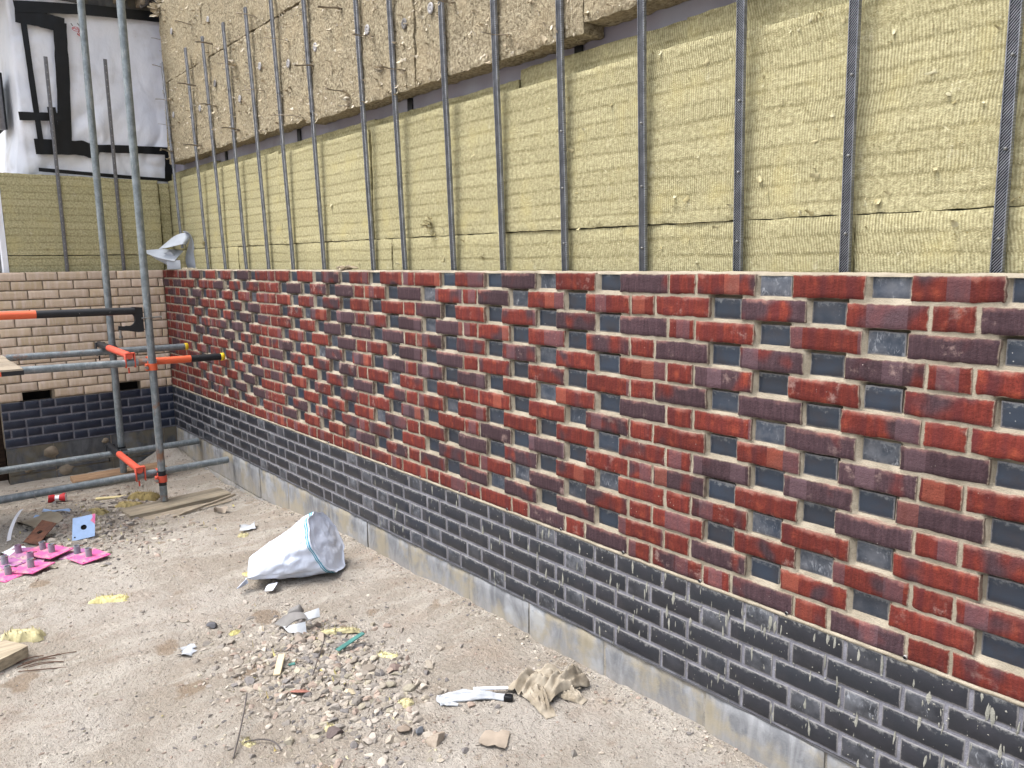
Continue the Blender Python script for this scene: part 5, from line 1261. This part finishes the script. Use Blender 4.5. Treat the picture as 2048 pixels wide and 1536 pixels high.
obj('red_body', mb, MT['redlogo'], cn, fixn=True); obj('white_label', mb2, MT['membrane'], cn, fixn=True)
pk = thing('torn_packaging', tuple(at(-.16, -.72)), 'torn grey and white packaging on top of the rubble heap', 'packaging')
c = at(-.165, -.74, .035)
two_sided('grey_flap', ruled([c+np.array([-.07, -.09, -.01]), c+np.array([-.05, -.03, .05]), c+np.array([.0, .02, .035])], [c+np.array([.02, -.075, .0]), c+np.array([.03, -.02, .045]), c+np.array([.05, .02, .02])]), MT['grey'], pk)
two_sided('white_flap', ruled([c+np.array([-.02, .03, .022]), c+np.array([.0, .07, .032]), c+np.array([-.01, .10, .03])], [c+np.array([.05, .01, .02]), c+np.array([.05, .05, .02]), c+np.array([.04, .08, .01])]), MT['plastic'], pk)
two_sided('white_tip', ruled([c+np.array([.0, -.08, .0]), c+np.array([.04, -.05, .015]), c+np.array([.06, .0, .02])], [c+np.array([.045, -.075, -.012]), c+np.array([.075, -.04, -.015]), c+np.array([.09, -.01, -.03])]), MT['plastic'], pk)
def bar(name, a, b, w_, h_, mat, lab, cat, bev=.002):
    a, b = np.array(a, float), np.array(b, float); ax = (b-a)/np.linalg.norm(b-a); ay = np.cross(EZ, ax); ay /= np.linalg.norm(ay); az = np.cross(ax, ay)
    mb = MB(); mb.obox((a+b)/2, ax, ay, az, (np.linalg.norm(b-a)/2, w_, h_), bev); return tag(obj(name, mb, mat, origin=tuple((a+b)/2)), lab, cat)
bar('glass_strip', at(.185, -.735, .022), at(.155, -.595, .05), .0125, .003, MT['green'], 'green tinted strip lying across the rubble heap', 'strip')
bar('green_offcut', at(.14, -.93, .012), at(.15, -.905, .014), .008, .003, MT['green'], 'tiny green offcut below the green strip', 'offcut')
def wooloff(name, c, L, W, H, yaw, lab, seed, col=(180, 172, 134)):
    mb = MB(); rg = np.random.default_rng(seed); ca, sa = math.cos(yaw), math.sin(yaw)
    cols = [lin(*col), lin(*[q*.85 for q in col]), lin(*[min(255, q*1.1) for q in col])]
    n, m_ = 16, 8; A, B = np.meshgrid(np.linspace(-1, 1, n), np.linspace(-1, 1, m_), indexing='ij')
    ed = np.clip(1-A**4, 0, 1)**.5*np.clip(1-B**4, 0, 1)**.5
    Z = H*ed*(1+.35*fbm(A*2+seed, B*2, 1, 3)); X_ = A*L*(1+.16*vn(B*2.5+seed, A)); Y_ = B*W*(1+.22*vn(A*2.5, B+seed))
    P = np.stack([c[0]+X_*ca-Y_*sa, c[1]+X_*sa+Y_*ca, c[2]+Z-.004+.004*fbm(A*9+seed, B*6, 2, 2)], -1)
    V = np.concatenate([P.reshape(-1, 3)])
    cc = np.array([cols[i % 3] for i in rg.integers(0, 3, n*m_)]); cc = cc*(1+.12*rg.normal(size=(n*m_, 1))); cc[:, 3] = 1
    mb.grid(P, 0, np.clip(cc, 0, 1))
    for _ in range(70):
        i, j = rg.integers(0, n), rg.integers(0, m_); q = P[i, j]
        flake(mb, q, EZ, EX, rg.uniform(.006, .02)*min(1, L*14), rg.uniform(.001, .004), rg.uniform(.4, 2.4), rg, tuple(np.clip(np.array(cols[rg.integers(3)])*rg.uniform(.7, 1.15), 0, 1)[:3])+(1,))
    return tag(obj(name, mb, MT['fibre'], origin=tuple(c)), lab, 'insulation scrap')
wooloff('insulation_scrap', at(-.92, -1.71), .085, .035, .045, .9, 'layered yellow insulation chunk at the left edge of the photo', 41)
wooloff('insulation_scrap', at(-1.07, -1.32), .085, .034, .02, .95, 'pale yellow insulation flake alone on the bare ground at the left', 42, (194, 184, 132))
wooloff('insulation_scrap', at(.0, -.63, .012), .085, .02, .014, 1.0, 'long yellow insulation strip on top of the rubble heap', 43)
wooloff('insulation_scrap', at(.31, -.565, .004), .05, .015, .012, .55, 'cream insulation stick right of the green strip', 44, (200, 194, 150))
wooloff('insulation_scrap', at(-1.6, -.455), .035, .022, .02, .7, 'small yellow insulation clump below the clear wrapper', 45)
wooloff('insulation_scrap', at(.66, -.70), .03, .026, .016, .3, 'yellow insulation clump by the stones right of the rubble heap', 46)
wooloff('insulation_scrap', at(.62, -.98, .0), .028, .018, .012, 1.2, 'yellow insulation clump in front of the dark stone', 47)
wooloff('insulation_scrap', at(.5, -1.24), .035, .02, .01, .2, 'yellow insulation shreds around the bent wire', 48)
wooloff('insulation_scrap', at(-.32, -.98), .03, .02, .014, 1.9, 'bright yellow clump beside the black stone', 49, (188, 180, 124))
wooloff('insulation_scrap', at(-3.22, -.62), .11, .07, .05, 1.1, 'big matted wad of olive insulation behind the nearer upright', 50, (138, 124, 84))
wooloff('insulation_scrap', at(-3.02, -.76), .10, .05, .035, .8, 'olive insulation wad left of the nearer sole board', 51, (146, 132, 92))
wooloff('insulation_scrap', at(-2.98, -.98), .09, .05, .03, .4, 'shredded olive insulation farther left in the debris', 52, (150, 138, 98))
wooloff('insulation_scrap', at(-.94, -.66), .05, .03, .014, .5, 'yellow shreds at the narrow end of the white sack', 53, (190, 176, 126))
bar('cream_offcut', at(.19, -1.0, .016), at(.08, -.93, .03), .014, .004, mat_plain('cream_offcut', lin(196, 182, 152), .8, .15), 'flat cream offcut standing out in the rubble heap', 'offcut')
bar('cardboard_strip', at(-3.35, -.92, .01), at(-3.3, -.72, .012), .02, .006, mat_plain('cream_card', lin(198, 184, 140), .85, .15), 'pale yellow strip under the lower ledger', 'strip')
bar('brick_fragment', at(-.285, -.735, .02), at(-.255, -.69, .05), .024, .022, MT['grey'], 'grey square ended stone fragment behind the torn packaging', 'fragment', .004)
mb = MB(); lump(mb, at(.34, -.965, .006), .048, rs, lin(150, 104, 92), .25, 3, .2, rot=.9); tag(obj('brick_fragment', mb, MT['stone'], origin=tuple(at(.34, -.965))), 'flat pink brick fragment in the rubble heap', 'fragment')
for p, r_, c_, lab in (((-.445, -1.03), .036, (92, 92, 96), 'rounded dark grey stone at the back left of the rubble heap'), ((.655, -.985), .034, (96, 86, 84), 'dark brown stone in front of the rubble heap'), ((.80, -.785), .032, (132, 120, 108), 'brown grey stone next to the slate chip'),
        ((.845, -.757), .024, (104, 108, 114), 'blue grey slate chip beside the brown stone'), ((.935, -.745), .046, (160, 148, 134), 'large pale flat stone at the bottom of the photo'), ((-.03, -.80), .042, (138, 128, 118), 'grey rubble block under the torn packaging'), ((.02, -.72), .045, (146, 136, 124), 'pale rubble block right of the torn packaging'),
        ((.12, -.80), .04, (150, 140, 126), 'squarish stone in the middle of the rubble heap'), ((.36, -.69), .035, (130, 122, 112), 'flat grey stone under the green strip'), ((.42, -.86), .03, (166, 160, 146), 'round pale stone at the right of the rubble heap'), ((.47, -.83), .028, (190, 178, 152), 'cream stone at the right of the rubble heap'),
        ((.43, -.60), .03, (120, 106, 100), 'brown stone right of the cream stick'), ((-2.78, -.30), .03, (86, 88, 94), 'black angular stone behind the nearer upright'), ((-2.52, -.88), .03, (150, 146, 140), 'grey stone at the near end of the sole board'), ((.72, -1.32), .026, (120, 118, 120), 'small round stone at the bottom edge'),
        ((1.36, -.58), .022, (142, 134, 122), 'round clod at the bottom right of the ground'), ((1.30, -.45), .02, (120, 116, 110), 'grey clod halfway to the concrete base'), ((-2.15, -1.02), .035, (140, 134, 126), 'grey stone right of the blue plate'), ((-2.45, -1.2), .03, (170, 164, 154), 'white stone between the two plates'), ((-2.62, -1.18), .04, (128, 122, 112), 'flat grey stone behind the rusty plate'),
        ((.48, -.48), .03, (150, 142, 130), 'pale stone right of the rubble heap edge'), ((.68, -.62), .025, (158, 150, 136), 'small flat stone left of the torn plastic'), ((-1.05, -1.86), .03, (130, 122, 112), 'grey stone at the left edge below the timber')):
    mb = MB(); lump(mb, at(p[0], p[1], r_*.22), r_, rs, lin(*c_), .62, 3, .3); o = obj('stone', mb, MT['stone'], origin=tuple(at(*p)), smooth=True); sharp(o, 28); tag(o, lab, 'stone', 'loose stones on the site ground')
plank('timber_block', at(-.715, -1.845, .026), math.radians(118), (.11, .075, .024), MT['woody'], 'short weathered timber block at the left edge of the photo', 'timber')
rw = thing('bent_wire', tuple(at(.42, -1.24)), 'thin bent dark wire sticking out of the ground at the bottom', 'wire')
mb = MB(); mb.tube(bez([at(.30, -1.16, .055), at(.36, -1.19, .045), at(.45, -1.24, .03), at(.56, -1.31, .004)], 20), .0028, 8); obj('straight_length', mb, mat_plain('dark_wire', lin(84, 78, 76), .7, .3), rw)
mb = MB(); mb.tube(bez([at(.50, -1.25, .008), at(.53, -1.20, .02), at(.56, -1.16, .015), at(.62, -1.17, .006)], 14), .0026, 8); obj('curled_end', mb, bpy.data.materials['dark_wire'], rw)
mb = MB(); mb.tube(bez([at(.11, -.75, .05), at(.18, -.81, .045), at(.30, -.90, .02)], 14), .0024, 7); tag(obj('thin_rod', mb, bpy.data.materials['dark_wire'], origin=tuple(at(.2, -.82))), 'thin grey rod slanting across the rubble heap', 'rod')
tw = thing('twigs', tuple(at(-.63, -1.66)), 'dry brown twigs beside the timber block', 'twigs')
for q in range(7):
    a = at(-.67+.03*q*.4, -1.77+.02*(q % 3), .006); L = rs.uniform(.07, .2)
    mb = MB(); th = 1.25+rs.normal()*.18
    mb.tube(bez([a, a+np.array([math.cos(th)*L*.5+rs.normal()*.01, math.sin(th)*L*.5, .012]), a+np.array([math.cos(th)*L, math.sin(th)*L, .004])], 10), rs.uniform(.0012, .0026), 6); obj('twig', mb, mat_plain('twig_brown', lin(92, 70, 58), .9, .3) if q == 0 else bpy.data.materials['twig_brown'], tw)
c = at(.815, -1.215, -.006); aa = np.linspace(0, 2*math.pi, 40, endpoint=False)
mb = MB(); mb.grid(np.array([np.stack([c[0]+r_*np.cos(aa), c[1]+r_*np.sin(aa), np.full(40, c[2]+h_)], -1) for r_, h_ in ((.066, -.01), (.066, .012), (.063, .015), (.059, .012), (.058, .004), (.002, .003))]), wrap=True); tag(obj('plastic_disc', mb, mat_plain('pale_blue_plastic', lin(160, 176, 194), .5, .2), origin=tuple(at(.815, -1.215)), fixn=True), 'pale blue plastic lid rim at the bottom edge of the photo', 'lid')

# ================================================================ loose gravel and rubble
rgv = np.random.default_rng(77)
PAL = [lin(160, 152, 142), lin(174, 166, 156), lin(168, 159, 146), lin(144, 138, 131), lin(186, 178, 166), lin(126, 122, 120), lin(164, 148, 136), lin(172, 165, 148)]
def scatter(n, xy, lo, hi, pw=2.6, sub=1, sq=.6):
    mb = MB()
    for i in range(n):
        x, y = xy()
        if y > -.012 or x < XC+.03: continue
        r = lo+(hi-lo)*rgv.random()**pw
        c = np.array(PAL[min(len(PAL)-1, int(rgv.random()**1.1*len(PAL)))][:3])*rgv.uniform(.72, 1.12)
        lump(mb, (x, y, float(GZ(x, y))+r*.02), r, rgv, (*(c*.86), 1), sq, sub, .3)
    return mb
# fast ground lookup on a grid
lx = np.arange(-4.6, 2.6, .02); ly = np.arange(-2.4, .1, .02); LZ = gz(*np.meshgrid(lx, ly, indexing='ij'))
def GZ(x, y): return LZ[min(max(int(round((x+4.6)/.02)), 0), len(lx)-1), min(max(int(round((y+2.4)/.02)), 0), len(ly)-1)]
g_all = scatter(9500, lambda: (rgv.uniform(-4.3, 2.3), rgv.uniform(-2.0, -.01)), .0026, .015, 3.0)
tag(obj('gravel', g_all, MT['stone'], smooth=False), kind='stuff')
g_wall = scatter(1500, lambda: (rgv.uniform(-3.3, 2.3), -abs(rgv.normal(0, .055))-.012), .003, .014, 2.4)
tag(obj('wall_foot_gravel', g_wall, MT['stone'], smooth=False), kind='stuff')
def heap():
    a = rgv.random()
    if a < .62: return (.24+rgv.normal()*.26+0*rgv.normal(), -.84+rgv.normal()*.16)
    if a < .85: return (.05+rgv.normal()*.2, -.85+rgv.normal()*.16)
    return (.72+rgv.normal()*.22, -.85+rgv.normal()*.14)
g_heap = scatter(3600, heap, .003, .030, 3.3, 2)
tag(obj('rubble', g_heap, MT['stone'], smooth=False), kind='stuff')
def debris():
    a = rgv.random()
    if a < .55: return (-2.6+rgv.normal()*.42, -1.12+rgv.normal()*.17)
    if a < .85: return (-3.0+rgv.normal()*.3, -.75+rgv.normal()*.18)
    return (-2.1+rgv.normal()*.3, -.95+rgv.normal()*.2)
g_deb = scatter(2000, debris, .004, .034, 2.9, 2)
tag(obj('debris', g_deb, MT['stone'], smooth=False), kind='stuff')
mb = MB()
for _ in range(220):
    x, y = (heap() if rgv.random() < .45 else debris()) if rgv.random() < .8 else (rgv.uniform(-3, 2), rgv.uniform(-1.8, -.1))
    if y > -.02: continue
    flake(mb, np.array([x, y, float(GZ(x, y))+.004]), EZ, EX, rgv.uniform(.008, .03), rgv.uniform(.002, .006), rgv.uniform(.2, 1.6), rgv, tuple(np.array(lin(*[(188, 178, 118), (204, 196, 158), (170, 154, 100)][rgv.integers(3)]))*rgv.uniform(.8, 1.05))[:3]+(1,))
tag(obj('wool_litter', mb, MT['fibre']), kind='stuff')
